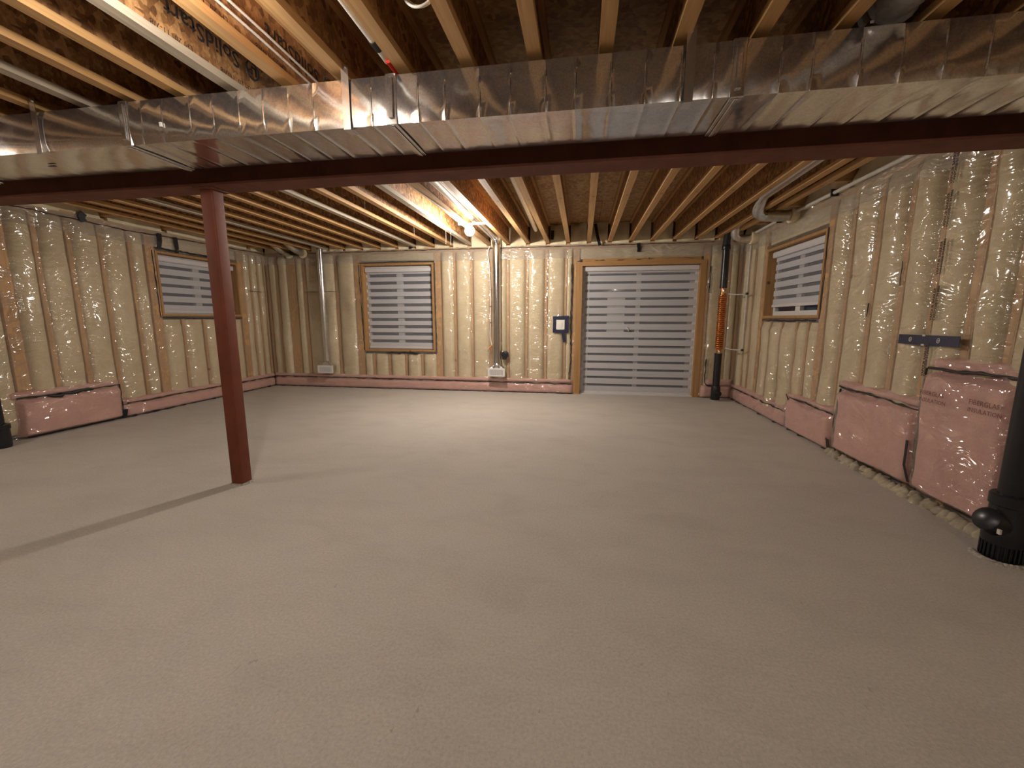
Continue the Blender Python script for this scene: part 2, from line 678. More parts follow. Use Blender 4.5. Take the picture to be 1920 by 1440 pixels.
# upside-down maker's print on the two lit webs (right-hand faces), reading towards the camera side
for k, yy in ((-6, (2.31, 1.15)), (-5, (2.53, 1.45))):
    jo = joists[k]
    xw = WT / 2 + 0.0012
    for y0 in yy:
        text('printed_lettering', 'SolidStart', 0.108, (xw, y0 - 0.09, ZJ + FH + 0.168), (0, -1, 0), (0, 0, -1), M['ink'], jo, bold=0.0014)
        ring = MB()
        ring.tube([(xw, y0 + 0.044 * math.cos(a), ZJ + FH + 0.135 + 0.044 * math.sin(a)) for a in np.linspace(0, 2 * math.pi, 25)], 0.005, 6, False)
        ring.build('printed_logo_ring', M['ink'], jo)
        text('printed_logo', 'LP', 0.06, (xw, y0 + 0.034, ZJ + FH + 0.158), (0, -1, 0), (0, 0, -1), M['ink'], jo, bold=0.002)
        for q in range(3):
            text('printed_grade_line', 'LPI 20  11-7/8', 0.036, (xw, y0 - 0.02 - q * 0.36, ZJ + FH + 0.040), (0, -1, 0), (0, 0, -1), M['ink'], jo)

# ------------------------------------------------------------------ walls
mapB = lambda s, d, z: (s, YB - d, z)
mapL = lambda s, d, z: (XL + d, s, z)
mapR = lambda s, d, z: (XR - d, s, z)


def wall(name, mp, s0, s1, openings, studs, cripples, pads, seed, side_map_label, plate_mat, z_top=2.43,
         gaps=None, film_from=None, skip=()):
    """openings: (s0,s1,z0,z1); studs: (s centre, width); cripples: (s, z0, z1); pads: pink (s0,s1,z0,z1,depth)"""
    # sheathing
    mb = MB()
    xs = sorted({s0, s1} | {v for o in openings for v in o[:2]})
    for a, b in zip(xs[:-1], xs[1:]):
        op = [o for o in openings if o[0] <= a + 1e-6 and o[1] >= b - 1e-6]
        zz = 0.0
        for o in op:
            if o[2] > zz + 0.01:
                mb.box(a, b, -0.20, -0.15, zz, o[2], mp)
            zz = o[3]
        mb.box(a, b, -0.20, -0.15, zz, ZC, mp)
    w = struct(mb.build(name, M['sheath']))
    # plates
    MB().box(s0, s1, -0.145, -0.003, z_top - 0.07, z_top + 0.02, mp).build('top_plate', plate_mat, w)
    op_at = lambda s: [o for o in openings if o[0] - 0.02 < s < o[1] + 0.02]
    for s, wd in studs:
        MB().box(s - wd / 2, s + wd / 2, -0.145, -0.002 if wd < 0.09 else 0.006, 0.02, z_top - 0.07, mp).build('stud', M['stud'], w)
    for s, z0, z1 in cripples:
        MB().box(s - 0.02, s + 0.02, -0.145, -0.002, z0, z1, mp).build('cripple_stud', M['stud'], w)
    # bays of insulation between studs
    edges = sorted(studs)
    bays = []
    for (a, wa), (b, wb) in zip(edges[:-1], edges[1:]):
        l, r = a + wa / 2, b - wb / 2
        if r - l < 0.03:
            continue
        ops = [o for o in openings if o[0] - 0.03 < (l + r) / 2 < o[1] + 0.03]
        if not ops:
            bays.append((l, r, 0.06, z_top - 0.03))
        else:
            o = ops[0]
            if o[2] > 0.2:
                cs = sorted([c[0] for c in cripples if l < c[0] < r])
                cc = [l - 0.02] + cs + [r + 0.02]
                for p, q in zip(cc[:-1], cc[1:]):
                    if q - p > 0.08:
                        bays.append((p + 0.02, q - 0.02, 0.06, o[2] - 0.05))
            bays.append((l, r, o[3] + 0.05, z_top - 0.03))
    r_ = random.Random(seed)
    binfo = []
    for (l, r, z0, z1) in bays:
        amp = r_.uniform(0.022, 0.05) * (1 if r - l < 0.5 else 0.5) * (0.7 if r - l < 0.2 else 1)
        seams = [r_.uniform(z0 + 0.3, z1 - 0.3) for _ in range(r_.choice([0, 1, 1, 2]))] if z1 - z0 > 1.2 else []
        binfo.append((l, r, z0, z1, amp, seams, r_.randint(0, 99999)))

    def bulge(S, Z, bi):
        l, r, z0, z1, amp, seams, sd = bi
        t = np.clip((S - l) / (r - l), 0, 1)
        u = np.clip((Z - z0) / (z1 - z0), 0, 1)
        lat = 1 - np.abs(2 * t - 1) ** 3.2
        ev = np.minimum(0.10 / max(z1 - z0, 0.1), 0.4)
        ver = sstep(0, ev, u) * (1 - sstep(1 - ev, 1, u))
        d = amp * lat * ver * (1 + 0.45 * vnoise(S * 3 + 7, Z * 2.4, sd)) + 0.007 * vnoise(S * 11, Z * 7, sd + 1) * lat
        for zs in seams:
            d = d - 0.016 * lat * np.exp(-((Z - zs - 0.015 * vnoise(S * 5, S * 0, sd)) / 0.012) ** 2)
        return d

    for bi in binfo:
        l, r, z0, z1 = bi[:4]
        ns, nz = max(6, int((r - l) / 0.03)), max(4, int((z1 - z0) / 0.05))
        S, Z = np.meshgrid(np.linspace(l, r, ns + 1), np.linspace(z0, z1, nz + 1))
        D = bulge(S, Z, bi) - 0.014
        edge = np.zeros_like(D)
        D[:, 0] -= 0.02
        D[:, -1] -= 0.02
        vs = [mp(a, b, c) for a, b, c in zip(S.ravel(), D.ravel(), Z.ravel())]
        nb = len(vs)
        W1 = ns + 1
        fs = [(j * W1 + i, j * W1 + i + 1, (j + 1) * W1 + i + 1, (j + 1) * W1 + i) for j in range(nz) for i in range(ns)]
        # sides and back
        ring = [j for j in range(W1)] + [j * W1 + ns for j in range(1, nz + 1)] + [nz * W1 + i for i in range(ns - 1, -1, -1)] + [j * W1 for j in range(nz - 1, 0, -1)]
        bs = [mp(S.ravel()[i], -0.12, Z.ravel()[i]) for i in ring]
        n = len(ring)
        fs += [(ring[i], ring[(i + 1) % n], nb + (i + 1) % n, nb + i) for i in range(n)]
        fs.append(tuple(nb + i for i in range(n)))
        mb = MB()
        mb.add(vs + bs, fs)
        mb.build('insulation_batt', M['batt'], w, 60)

    # pink blocks at the foot of the wall
    def pad_d(S, Z, p):
        a, b, z0, z1, dp = p[:5]
        e = min(0.05, (z1 - z0) * 0.3)
        if z1 - z0 > 0.1:
            Z = Z + np.clip((Z - z0) / (z1 - z0), 0, 1) * (0.012 + 0.014 * vnoise(S * 2.3, S * 0 + 1.7, int(a * 100) % 991 + 3))
            S = S + 0.012 * vnoise(Z * 4.5, Z * 0 + 0.4, int(a * 100) % 983 + 4)
        sh = sstep(a - 0.012, a + e, S) * (1 - sstep(b - e, b + 0.012, S)) * (1 - sstep(z1 - e, z1 + 0.012, Z)) * sstep(z0 - 0.012, z0 + 0.02, Z)
        return dp * sh ** 0.6 * (1 + 0.16 * vnoise(S * 4.0, Z * 5, int(a * 100) % 997 + 5)) + 0.004 * vnoise(S * 14, Z * 14, 9)

    for p in pads:
        a, b, z0, z1, dp = p[:5]
        ns, nz = max(6, int((b - a) / 0.03)), max(5, int((z1 - z0) / 0.02))
        S, Z = np.meshgrid(np.linspace(a, b, ns + 1), np.linspace(z0, z1, nz + 1))
        D = np.maximum(pad_d(S, Z, p), 0.003) - 0.006
        D[:, 0] = D[:, -1] = 0.0
        D[-1, :] = 0.0
        vs = [mp(q, t, u) for q, t, u in zip(S.ravel(), D.ravel(), Z.ravel())]
        W1 = ns + 1
        fs = [(j * W1 + i, j * W1 + i + 1, (j + 1) * W1 + i + 1, (j + 1) * W1 + i) for j in range(nz) for i in range(ns)]
        nb = len(vs)
        ring = [j for j in range(W1)] + [j * W1 + ns for j in range(1, nz + 1)] + [nz * W1 + i for i in range(ns - 1, -1, -1)] + [j * W1 for j in range(nz - 1, 0, -1)]
        bs = [mp(S.ravel()[i], -0.05, Z.ravel()[i]) for i in ring]
        n = len(ring)
        fs += [(ring[i], ring[(i + 1) % n], nb + (i + 1) % n, nb + i) for i in range(n)]
        fs.append(tuple(nb + i for i in range(n)))
        mb = MB()
        mb.add(vs + bs, fs)
        mb.build('pink_insulation', M['pink'], w, 60)

    # vapour barrier film
    fa, fb = film_from if film_from else (s0, s1)
    st = 0.0165
    ns, nz = int((fb - fa) / st), int((z_top + 0.0) / st)
    S, Z = np.meshgrid(np.linspace(fa, fb, ns + 1), np.linspace(0.004, z_top + 0.0, nz + 1))
    D = np.full_like(S, 0.006)
    for bi in binfo:
        l, r = bi[0], bi[1]
        i0, i1 = np.searchsorted(S[0], l - 0.02), np.searchsorted(S[0], r + 0.02)
        if i1 <= i0:
            continue
        ss, zz = S[:, i0:i1], Z[:, i0:i1]
        msk = (zz > bi[2] - 0.03) & (zz < bi[3] + 0.03)
        D[:, i0:i1] = np.where(msk, np.maximum(D[:, i0:i1], 0.004 + bulge(ss, zz, bi)), D[:, i0:i1])
    for p in pads:
        D = np.maximum(D, pad_d(S, Z, p) + 0.007)
    # tension folds that fan out from the staples
    r2 = np.random.default_rng(seed + 77)
    anchors = []
    for s, wd in studs:
        for _ in range(7):
            anchors.append((s + r2.uniform(-0.03, 0.03), r2.uniform(0.2, z_top)))
    for _ in range(int((fb - fa) * 6)):
        anchors.append((r2.uniform(fa, fb), r2.uniform(0.3, z_top)))
    for (as_, az) in anchors:
        R = r2.uniform(0.12, 0.34)
        i0, i1 = np.searchsorted(S[0], as_ - R), np.searchsorted(S[0], as_ + R)
        j0, j1 = np.searchsorted(Z[:, 0], az - R), np.searchsorted(Z[:, 0], az + R)
        if i1 - i0 < 3 or j1 - j0 < 3:
            continue
        ds, dz = S[j0:j1, i0:i1] - as_, Z[j0:j1, i0:i1] - az
        rr = np.hypot(ds, dz)
        th = np.arctan2(dz, ds)
        nf = r2.integers(7, 17)
        lobe = np.clip(np.cos(th - r2.uniform(0, 6.28)), 0, 1)
        D[j0:j1, i0:i1] += r2.uniform(0.0025, 0.0065) * lobe * np.sin(nf * th + r2.uniform(0, 6)) * np.exp(-(rr / (R * 0.5)) ** 2) * sstep(0, 0.03, rr)
    D += 0.0022 * vnoise(S * 9 + Z * 5, Z * 16 - S * 7, seed + 3) + 0.0012 * vnoise(S * 24 + Z * 16, Z * 34 - S * 20, seed + 4)
    D = np.maximum(D, 0.002)
    keep = np.ones((nz, ns), bool)
    cs, cz = (S[:-1, :-1] + S[1:, 1:]) / 2, (Z[:-1, :-1] + Z[1:, 1:]) / 2
    for o in openings:
        keep &= ~((cs > o[0]) & (cs < o[1]) & (cz > o[2]) & (cz < o[3]))
    P = np.stack([S.ravel(), D.ravel(), Z.ravel()], 1)
    vs = [mp(*p) for p in P]
    W1 = ns + 1
    jj, ii = np.nonzero(keep)
    q = np.stack([jj * W1 + ii, jj * W1 + ii + 1, (jj + 1) * W1 + ii + 1, (jj + 1) * W1 + ii], 1)
    me = bpy.data.meshes.new('vapour_barrier')
    me.from_pydata(vs, [], (q[:, ::-1] if mp is mapR else q).tolist())
    for pl in me.polygons:
        pl.use_smooth = True
    me.materials.append(M['film'])
    fo = bpy.data.objects.new('vapour_barrier', me)
    C.objects.link(fo)
    fo.parent = w
    lo = z_top - 0.215
    jl = int(np.searchsorted(Z[:, 0], lo))
    Zs, Ss = Z[jl:], S[jl:]
    Ds = np.maximum(D[jl:], 0.02 + 0.012 * vnoise(Ss * 1.5, Zs * 4, seed + 8)) + 0.006
    Ds[0] -= 0.003
    nr = Zs.shape[0]
    vs2 = [mp(*p) for p in zip(Ss.ravel(), Ds.ravel(), Zs.ravel())]
    q2 = [(j * W1 + i, j * W1 + i + 1, (j + 1) * W1 + i + 1, (j + 1) * W1 + i) for j in range(nr - 1) for i in range(ns)
          if not any(o[0] < Ss[j, i] < o[1] and o[3] > Zs[j, i] for o in openings)]
    if mp is mapR:
        q2 = [t[::-1] for t in q2]
    m2 = bpy.data.meshes.new('barrier_overlap')
    m2.from_pydata(vs2, [], q2)
    for pl in m2.polygons:
        pl.use_smooth = True
    m2.materials.append(M['film_lap'])
    f2 = bpy.data.objects.new('barrier_overlap', m2)
    C.objects.link(f2)
    f2.parent = w
    D[jl:] = np.maximum(D[jl:], Ds)

    def depth(s, z):
        i = min(max(int(round((s - fa) / (fb - fa) * ns)), 0), ns)
        j = min(max(int(round((z - 0.004) / (z_top - 0.004) * nz)), 0), nz)
        return D[j, i]
    return w, depth


def bead(w, mp, depth, pts, r=0.007, seed=1, jit=0.006, name='sealant_bead', off=0.003):
    """wobbly black line of sealant following the film"""
    pp = []
    rs = []
    rr = random.Random(seed)
    for (a, b) in zip(pts[:-1], pts[1:]):
        n = max(2, int(math.hypot(b[0] - a[0], b[1] - a[1]) / 0.05))
        for k in range(n):
            t = k / n
            s, z = a[0] + (b[0] - a[0]) * t, a[1] + (b[1] - a[1]) * t
            if abs(b[0] - a[0]) > abs(b[1] - a[1]):
                z += rr.uniform(-jit, jit)
            else:
                s += rr.uniform(-jit, jit)
            pp.append(Vector(mp(s, depth(s, z) + off, z)))
            rs.append(r * rr.uniform(0.45, 1.25))
    s, z = pts[-1]
    pp.append(Vector(mp(s, depth(s, z) + off, z)))
    rs.append(r * 0.6)
    MB().tube(pp, rs, 6).build(name, M['sealant'], w, 60)


# back wall --------------------------------------------------------
WB = (-3.86, -2.53, 0.68, 2.20)      # back window opening
DB = (-0.06, 1.82, 0.0, 2.15)        # patio door opening
studs_B = [(-5.72, 0.04), (-5.53, 0.04), (-5.23, 0.16), (-4.985, 0.05), (-4.66, 0.04), (-4.35, 0.045), (-3.935, 0.11),
           (-2.455, 0.11), (-2.16, 0.045), (-1.86, 0.04), (-1.53, 0.05), (-1.24, 0.04), (-0.92, 0.04), (-0.60, 0.045),
           (-0.28, 0.035), (-0.115, 0.10), (1.87, 0.09), (2.19, 0.06), (2.36, 0.04)]
crip_B = [(-3.70, 0.06, 0.64), (-3.40, 0.06, 0.64), (-3.08, 0.06, 0.64), (-2.78, 0.06, 0.64)]
pads_B = [(-5.72, -0.12, 0.012, 0.185, 0.055), (-5.72, -0.14, 0.185, 0.245, 0.052),
          (1.90, 2.36, 0.012, 0.20, 0.05), (1.96, 2.36, 0.20, 0.30, 0.052)]
wall_back, dB = wall('wall_back', mapB, XL - 0.15, XR + 0.15, [WB, DB], studs_B, crip_B, pads_B, 21, 'back', M['stud_h'], film_from=(XL, XR))
bead(wall_back, mapB, dB, [(-5.70, 0.190), (-4.0, 0.186), (-2.2, 0.180), (-0.14, 0.168)], 0.008, 3)
bead(wall_back, mapB, dB, [(-5.70, 0.010), (-3.0, 0.008), (-0.14, 0.010)], 0.011, 4, 0.003)
bead(wall_back, mapB, dB, [(-5.4, 2.395), (-3.2, 2.405), (-1.2, 2.400), (0.4, 2.400), (1.95, 2.405)], 0.006, 5, 0.004)
bead(wall_back, mapB, dB, [(-0.20, 0.25), (-0.165, 0.6), (-0.19, 1.2), (-0.175, 1.7), (-0.185, 2.12)], 0.009, 6, 0.008)
bead(wall_back, mapB, dB, [(-0.10, 2.165), (0.5, 2.175), (1.2, 2.18), (1.70, 2.18)], 0.007, 7, 0.008)
bead(wall_back, mapB, dB, [(1.925, 2.05), (1.93, 1.65)], 0.009, 8, 0.006)
bead(wall_back, mapB, dB, [(1.955, 0.62), (1.95, 0.25), (1.98, 0.205), (2.18, 0.195)], 0.010, 9, 0.006)
bead(wall_back, mapB, dB, [(-3.45, 0.645), (-3.1, 0.652), (-2.85, 0.645)], 0.014, 10, 0.010)
bead(wall_back, mapB, dB, [(-3.90, 2.19), (-3.885, 1.5), (-3.87, 0.67)], 0.006, 11, 0.004)
bead(wall_back, mapB, dB, [(-2.50, 2.19), (-2.505, 1.5), (-2.50, 0.66)], 0.006, 12, 0.004)
bead(wall_back, mapB, dB, [(-3.88, 2.215), (-3.2, 2.222), (-2.5, 2.215)], 0.006, 13, 0.004)
bead(wall_back, mapB, dB, [(-5.0, 1.73), (-4.9, 1.73), (-4.36, 1.735)], 0.004, 15, 0.003)

# left wall --------------------------------------------------------
WL = (4.97, 6.35, 1.29, 2.17)
studs_L = [(3.40 - 0.32 * k, 0.04) for k in range(18, 0, -1)] + [(3.40, 0.11), (3.70, 0.045), (4.005, 0.05), (4.325, 0.045), (4.66, 0.045), (4.905, 0.12),
           (6.415, 0.12), (6.63, 0.04), (6.80, 0.035), (6.96, 0.045)]
crip_L = [(5.27, 0.06, 1.25), (5.62, 0.06, 1.25), (5.98, 0.06, 1.25)]
pads_L = [(3.29, 4.28, 0.03, 0.43, 0.085), (3.25, 4.29, 0.43, 0.50, 0.055), (4.30, 6.97, 0.012, 0.175, 0.055),
          (4.30, 6.97, 0.175, 0.24, 0.052)]
wall_left, dL = wall('wall_left', mapL, YF - 0.15, YB + 0.15, [WL], studs_L, crip_L, pads_L, 31, 'left', M['stud_y'], film_from=(1.2, YB))
bead(wall_left, mapL, dL, [(4.32, 0.185), (5.2, 0.19), (6.1, 0.182), (6.95, 0.178)], 0.008, 23)
bead(wall_left, mapL, dL, [(3.35, 0.02), (4.25, 0.015), (5.3, 0.01), (6.95, 0.010)], 0.012, 24, 0.003)
bead(wall_left, mapL, dL, [(3.30, 0.44), (3.7, 0.432), (4.27, 0.44)], 0.009, 25)
bead(wall_left, mapL, dL, [(3.55, 0.425), (3.75, 0.415), (3.98, 0.43)], 0.022, 26, 0.014)
bead(wall_left, mapL, dL, [(4.285, 0.44), (4.29, 0.06)], 0.010, 27)
bead(wall_left, mapL, dL, [(2.6, 2.40), (3.6, 2.385), (4.6, 2.36), (5.6, 2.385), (6.9, 2.41)], 0.007, 28, 0.005)
bead(wall_left, mapL, dL, [(5.0, 2.205), (5.6, 2.205), (6.2, 2.21)], 0.012, 29, 0.010)
bead(wall_left, mapL, dL, [(4.93, 2.17), (4.935, 1.7), (4.94, 1.27), (5.6, 1.255), (6.36, 1.265)], 0.006, 30, 0.004)
bead(wall_left, mapL, dL, [(6.52, 1.73), (6.95, 1.73)], 0.004, 32, 0.003)

# right wall -------------------------------------------------------
WR = (4.74, 6.10, 1.26, 2.14)
studs_R = [(2.78 - 0.32 * k, 0.04) for k in range(16, 0, -1)] + [(2.78, 0.05), (3.05, 0.06), (3.36, 0.04), (3.67, 0.05), (4.00, 0.05), (4.35, 0.04), (4.68, 0.11),
           (6.16, 0.10), (6.50, 0.04), (6.70, 0.035), (6.95, 0.05)]
crip_R = [(4.95, 0.06, 1.22), (5.19, 0.06, 1.22), (5.54, 0.06, 1.22), (5.85, 0.06, 1.22)]
pads_R = [(5.15, 6.95, 0.012, 0.19, 0.06), (5.16, 6.95, 0.19, 0.25, 0.052), (4.235, 5.12, 0.02, 0.37, 0.075), (4.25, 5.14, 0.37, 0.42, 0.055),
          (3.255, 4.17, 0.075, 0.635, 0.085), (3.25, 4.2, 0.635, 0.70, 0.055), (2.60, 3.235, 0.085, 0.92, 0.095), (2.5, 3.25, 0.92, 1.0, 0.055)]
wall_right, dR = wall('wall_right', mapR, YF - 0.15, YB + 0.15, [WR], studs_R, crip_R, pads_R, 41, 'right', M['stud_y'], film_from=(1.2, YB))
bead(wall_right, mapR, dR, [(6.85, 0.20), (6.0, 0.19), (5.2, 0.195)], 0.007, 43)
bead(wall_right, mapR, dR, [(6.9, 0.012), (5.6, 0.01), (4.3, 0.012)], 0.008, 44, 0.003)
bead(wall_right, mapR, dR, [(5.10, 0.375), (4.7, 0.385), (4.25, 0.36)], 0.008, 45)
bead(wall_right, mapR, dR, [(4.16, 0.645), (3.7, 0.64), (3.26, 0.62)], 0.009, 46)
bead(wall_right, mapR, dR, [(3.23, 0.925), (2.9, 0.928), (2.6, 0.93)], 0.012, 47)
bead(wall_right, mapR, dR, [(5.135, 0.40), (5.14, 0.05)], 0.009, 48)
bead(wall_right, mapR, dR, [(4.20, 0.62), (4.205, 0.30), (4.21, 0.02)], 0.010, 49)
bead(wall_right, mapR, dR, [(3.245, 0.92), (3.25, 0.60), (3.245, 0.05)], 0.009, 50)
bead(wall_right, mapR, dR, [(4.78, 1.235), (5.4, 1.225), (6.08, 1.235)], 0.008, 51)
bead(wall_right, mapR, dR, [(4.72, 2.14), (4.715, 1.7), (4.72, 1.25)], 0.005, 52, 0.003)
bead(wall_right, mapR, dR, [(3.67, 1.68), (3.672, 1.50)], 0.004, 54, 0.008, 'mould_streak')
bead(wall_right, mapR, dR, [(4.0, 1.38), (4.005, 1.27)], 0.004, 55, 0.008, 'mould_streak')
# rough spray foam along the foot of the right wall
fm = MB()
rr = random.Random(5)
for k in range(46):
    yy = 4.2 - k * 0.036
    fm.lathe((XR - 0.055 + rr.uniform(-0.02, 0.02), yy, 0.0), [(0.05 * rr.uniform(0.6, 1.2), 0.0), (0.045 * rr.uniform(0.8, 1.2), 0.02), (0.024, 0.045 * rr.uniform(0.6, 1.2)), (0.004, 0.052)], 8)
fo = fm.build('spray_foam', M['foam'], wall_right, 70)
fo['kind'] = 'stuff'

# front wall behind the camera
struct(MB().box(XL - 0.15, XR + 0.15, YF - 0.12, YF, 0, ZC).build('wall_front', M['front_wall']))

# rim insulation between the joist ends over the back wall, blocking over the side walls
xs = sorted(joist_x)
for a, b in zip([XL] + xs, xs + [XR]):
    if b - a < 0.12:
        continue
    l, r = a + 0.036, b - 0.036
    S, Z = np.meshgrid(np.linspace(l, r, 8), np.linspace(ZJ - 0.03, ZC - 0.005, 7))
    D = 0.03 + 0.03 * vnoise(S * 9, Z * 9, 77) - 0.05 * np.abs((Z - ZJ) / 0.3 - 0.2)
    vs = [mapB(*p) for p in zip(S.ravel(), D.ravel(), Z.ravel())]
    bs = [mapB(p, -0.10, q) for p, q in zip(S.ravel(), Z.ravel())]
    n = len(vs)
    fs = [(j * 8 + i, j * 8 + i + 1, (j + 1) * 8 + i + 1, (j + 1) * 8 + i) for j in range(6) for i in range(7)]
    fs += [(i, i + 1, n + i + 1, n + i) for i in range(7)]
    fs += [(48 + i, 48 + i + 1, n + 48 + i + 1, n + 48 + i) for i in range(7)]
    fs += [(j * 8, (j + 1) * 8, n + (j + 1) * 8, n + j * 8) for j in range(6)]
    fs += [(j * 8 + 7, (j + 1) * 8 + 7, n + (j + 1) * 8 + 7, n + j * 8 + 7) for j in range(6)]
    mb = MB()
    mb.add(vs + bs, fs)
    mb.build('rim_insulation', M['batt'], wall_back, 60)
for w, mp, step, reach in ((wall_left, mapL, 0.75, joist_x[0] - XL - 0.034), (wall_right, mapR, 0.85, XR - joist_x[-1] - 0.034)):
    yy = YF + 0.2
    while yy < YB - 0.1:
        if yy > 1.0:
            MB().box(yy, yy + 0.04, 0.0, reach, ZJ + 0.015, ZJ + 0.16, mp).build('blocking', M['stud_h'], w)
        n0, n1 = yy + 0.06, min(yy + step - 0.02, YB - 0.05)
        S, Z = np.meshgrid(np.linspace(n0, n1, 12), np.linspace(ZJ - 0.03, ZC - 0.01, 6))
        D = 0.02 + 0.035 * vnoise(S * 6, Z * 9, 78)
        vs = [mp(*p) for p in zip(S.ravel(), D.ravel(), Z.ravel())]
        bs = [mp(p, -0.10, q) for p, q in zip(S.ravel(), Z.ravel())]
        n = len(vs)
        fs = [(j * 12 + i, j * 12 + i + 1, (j + 1) * 12 + i + 1, (j + 1) * 12 + i) for j in range(5) for i in range(11)]
        fs += [(i, i + 1, n + i + 1, n + i) for i in range(11)]
        fs += [(60 + i, 60 + i + 1, n + 60 + i + 1, n + 60 + i) for i in range(11)]
        fs += [(j * 12, (j + 1) * 12, n + (j + 1) * 12, n + j * 12) for j in range(5)]
        fs += [(j * 12 + 11, (j + 1) * 12 + 11, n + (j + 1) * 12 + 11, n + j * 12 + 11) for j in range(5)]
        mb = MB()
        mb.add(vs + bs, fs)
        mb.build('rim_insulation', M['batt'], w, 60)
        yy += step

# print on the right wall's film and pink batts
for zc in (2.25, 1.98, 1.68, 1.38, 1.00):
    for dy, s, sz in ((0.0, 'CAN/CGSB-51.34-M86', 0.024), (0.026, 'VAPOUR BARRIER', 0.027)):
        dd = max(dR(3.24 + dy, zc + q) for q in np.linspace(-0.15, 0.25, 15)) + 0.004
        text('film_lettering', s, sz, mapR(3.24 + dy, dd, zc - 0.14), (0, 0, 1), (0, 1, 0), M['ink'], wall_right, bold=0.001)
for yc in (3.17, 2.83):
    for dz, s, sz in ((0.0, 'FIBERGLAS', 0.040), (-0.045, 'INSULATION', 0.036)):
        text('batt_lettering', s, sz, mapR(yc, dR(yc - 0.1, 0.75) + 0.014, 0.755 + dz), (0, -1, 0), (0, 0, 1), M['pink_ink'], wall_right)


# ------------------------------------------------------------------ windows, door, blinds
def window(name, mp, op, buck_mat, mull=True, depth=0.125, label=None):
    a, b, z0, z1 = op
    w = MB()
    t = 0.03
    # vinyl frame ring
    fi, fo_ = 0.055, t
    A, B, Z0, Z1 = a + fo_, b - fo_, z0 + fo_, z1 - fo_
    for (p, q, r, s) in ((A, A + fi, Z0, Z1), (B - fi, B, Z0, Z1), (A + fi, B - fi, Z0, Z0 + fi), (A + fi, B - fi, Z1 - fi, Z1)):
        w.box(p, q, -0.15, -depth + 0.02, r, s, mp)
    o = struct(w.build(name, M['vinyl']))
    mid = (a + b) / 2
    if mull:
        MB().box(mid - 0.055, mid + 0.055, -0.148, -depth + 0.025, Z0 + fi, Z1 - fi, mp).build('mullion', M['vinyl'], o)
    for p, q in ((A + fi, mid - 0.055), (mid + 0.055, B - fi)):
        MB().box(p - 0.01, q + 0.01, -0.142, -0.136, Z0 + fi - 0.01, Z1 - fi + 0.01, mp).build('pane', M['glass'], o)
    for nm, (p, q, r, s) in (('jamb', (a, a + t, z0, z1)), ('jamb', (b - t, b, z0, z1)), ('head_board', (a + t, b - t, z1 - t, z1)), ('sill_board', (a + t, b - t, z0, z0 + t))):
        if s - r > 0.001:
            MB().box(p, q, -0.15, 0.012, r, s, mp).build(nm, buck_mat, o)
    return o


def blind(label, mp, a, b, z0, z1, n, frac, first=0.045, bottom=True, d=-0.087):
    r = empty('zebra_blind')
    tag(r, label, 'blind', 'striped window blinds')
    cas = MB()
    pr = [(0.0, 0.0), (0.07, 0.0), (0.078, 0.012), (0.078, 0.062), (0.065, 0.075), (0.0, 0.075)]
    vs = [mp(s, d - 0.03 + p, z1 - 0.075 + q) for s in (a - 0.012, b + 0.012) for p, q in pr]
    k = len(pr)
    cas.add(vs, [(i, (i + 1) % k, k + (i + 1) % k, k + i) for i in range(k)] + [tuple(range(k)), tuple(range(2 * k - 1, k - 1, -1))])
    cas.build('cassette', M['blind_hard'], r)
    MB().box(a, b, d - 0.012, d - 0.010, z0 + 0.02, z1 - 0.06, mp).build('sheer_fabric', M['sheer'], r)
    top = z1 - 0.075 - first
    P = (top - z0 - 0.03) / n
    if first > 0.01:
        MB().box(a, b, d, d + 0.002, top, z1 - 0.07, mp).build('fabric_band', M['band'], r)
    for i in range(n):
        zt = top - i * P - P * frac
        MB().box(a, b, d, d + 0.002, top - (i + 1) * P, zt, mp).build('fabric_band', M['band'], r)
    MB().box(a - 0.003, b + 0.003, d - 0.014, d + 0.012, z0, z0 + 0.032, mp).build('bottom_rail', M['blind_hard'], r)
    return r


window('window_1', mapB, WB, M['buck'])
blind('white striped blind on the back wall window, square shaped, left of the patio door', mapB, -3.80, -2.575, 0.725, 2.135, 10, 0.41, 0.03)
window('window_2', mapL, WL, M['buck'])
blind('white striped blind on the left wall window behind the red post', mapL, 5.04, 6.30, 1.335, 2.12, 5, 0.34, 0.05)
window('window_3', mapR, WR, M['buck'])
blind('white striped blind on the right wall window, bottom rail raised above a dark gap', mapR, 4.79, 6.05, 1.40, 2.10, 5, 0.36, 0.05)

# patio door
dm = MB()
a, b, z1 = DB[0] + 0.045, DB[1] - 0.035, DB[3] - 0.06
for (p, q, r, s) in ((a, a + 0.05, 0.0, z1), (b - 0.05, b, 0.0, z1), (a + 0.05, b - 0.05, z1 - 0.05, z1), (a + 0.05, b - 0.05, 0.0, 0.04)):
    dm.box(p, q, -0.15, -0.09, r, s, mapB)
door = struct(dm.build('door_1', M['vinyl']))
mid = (a + b) / 2
for p, q, dd in ((a + 0.05, mid + 0.035, -0.115), (mid - 0.035, b - 0.05, -0.135)):
    sm = MB()
    for (u, v, r, s) in ((p, p + 0.07, 0.04, z1 - 0.05), (q - 0.07, q, 0.04, z1 - 0.05), (p + 0.07, q - 0.07, 0.04, 0.13), (p + 0.07, q - 0.07, z1 - 0.12, z1 - 0.05)):
        sm.box(u, v, dd - 0.012, dd + 0.012, r, s, mapB)
    so = sm.build('sash', M['vinyl'], door)
    MB().box(p + 0.06, q - 0.06, dd - 0.004, dd + 0.004, 0.12, z1 - 0.11, mapB).build('pane', M['glass'], so)
MB().box(0.40, 0.68, -0.1105, -0.1020, 0.98, 1.62, mapB).build('glass_sticker', M['sticker'], door)
hb = MB()
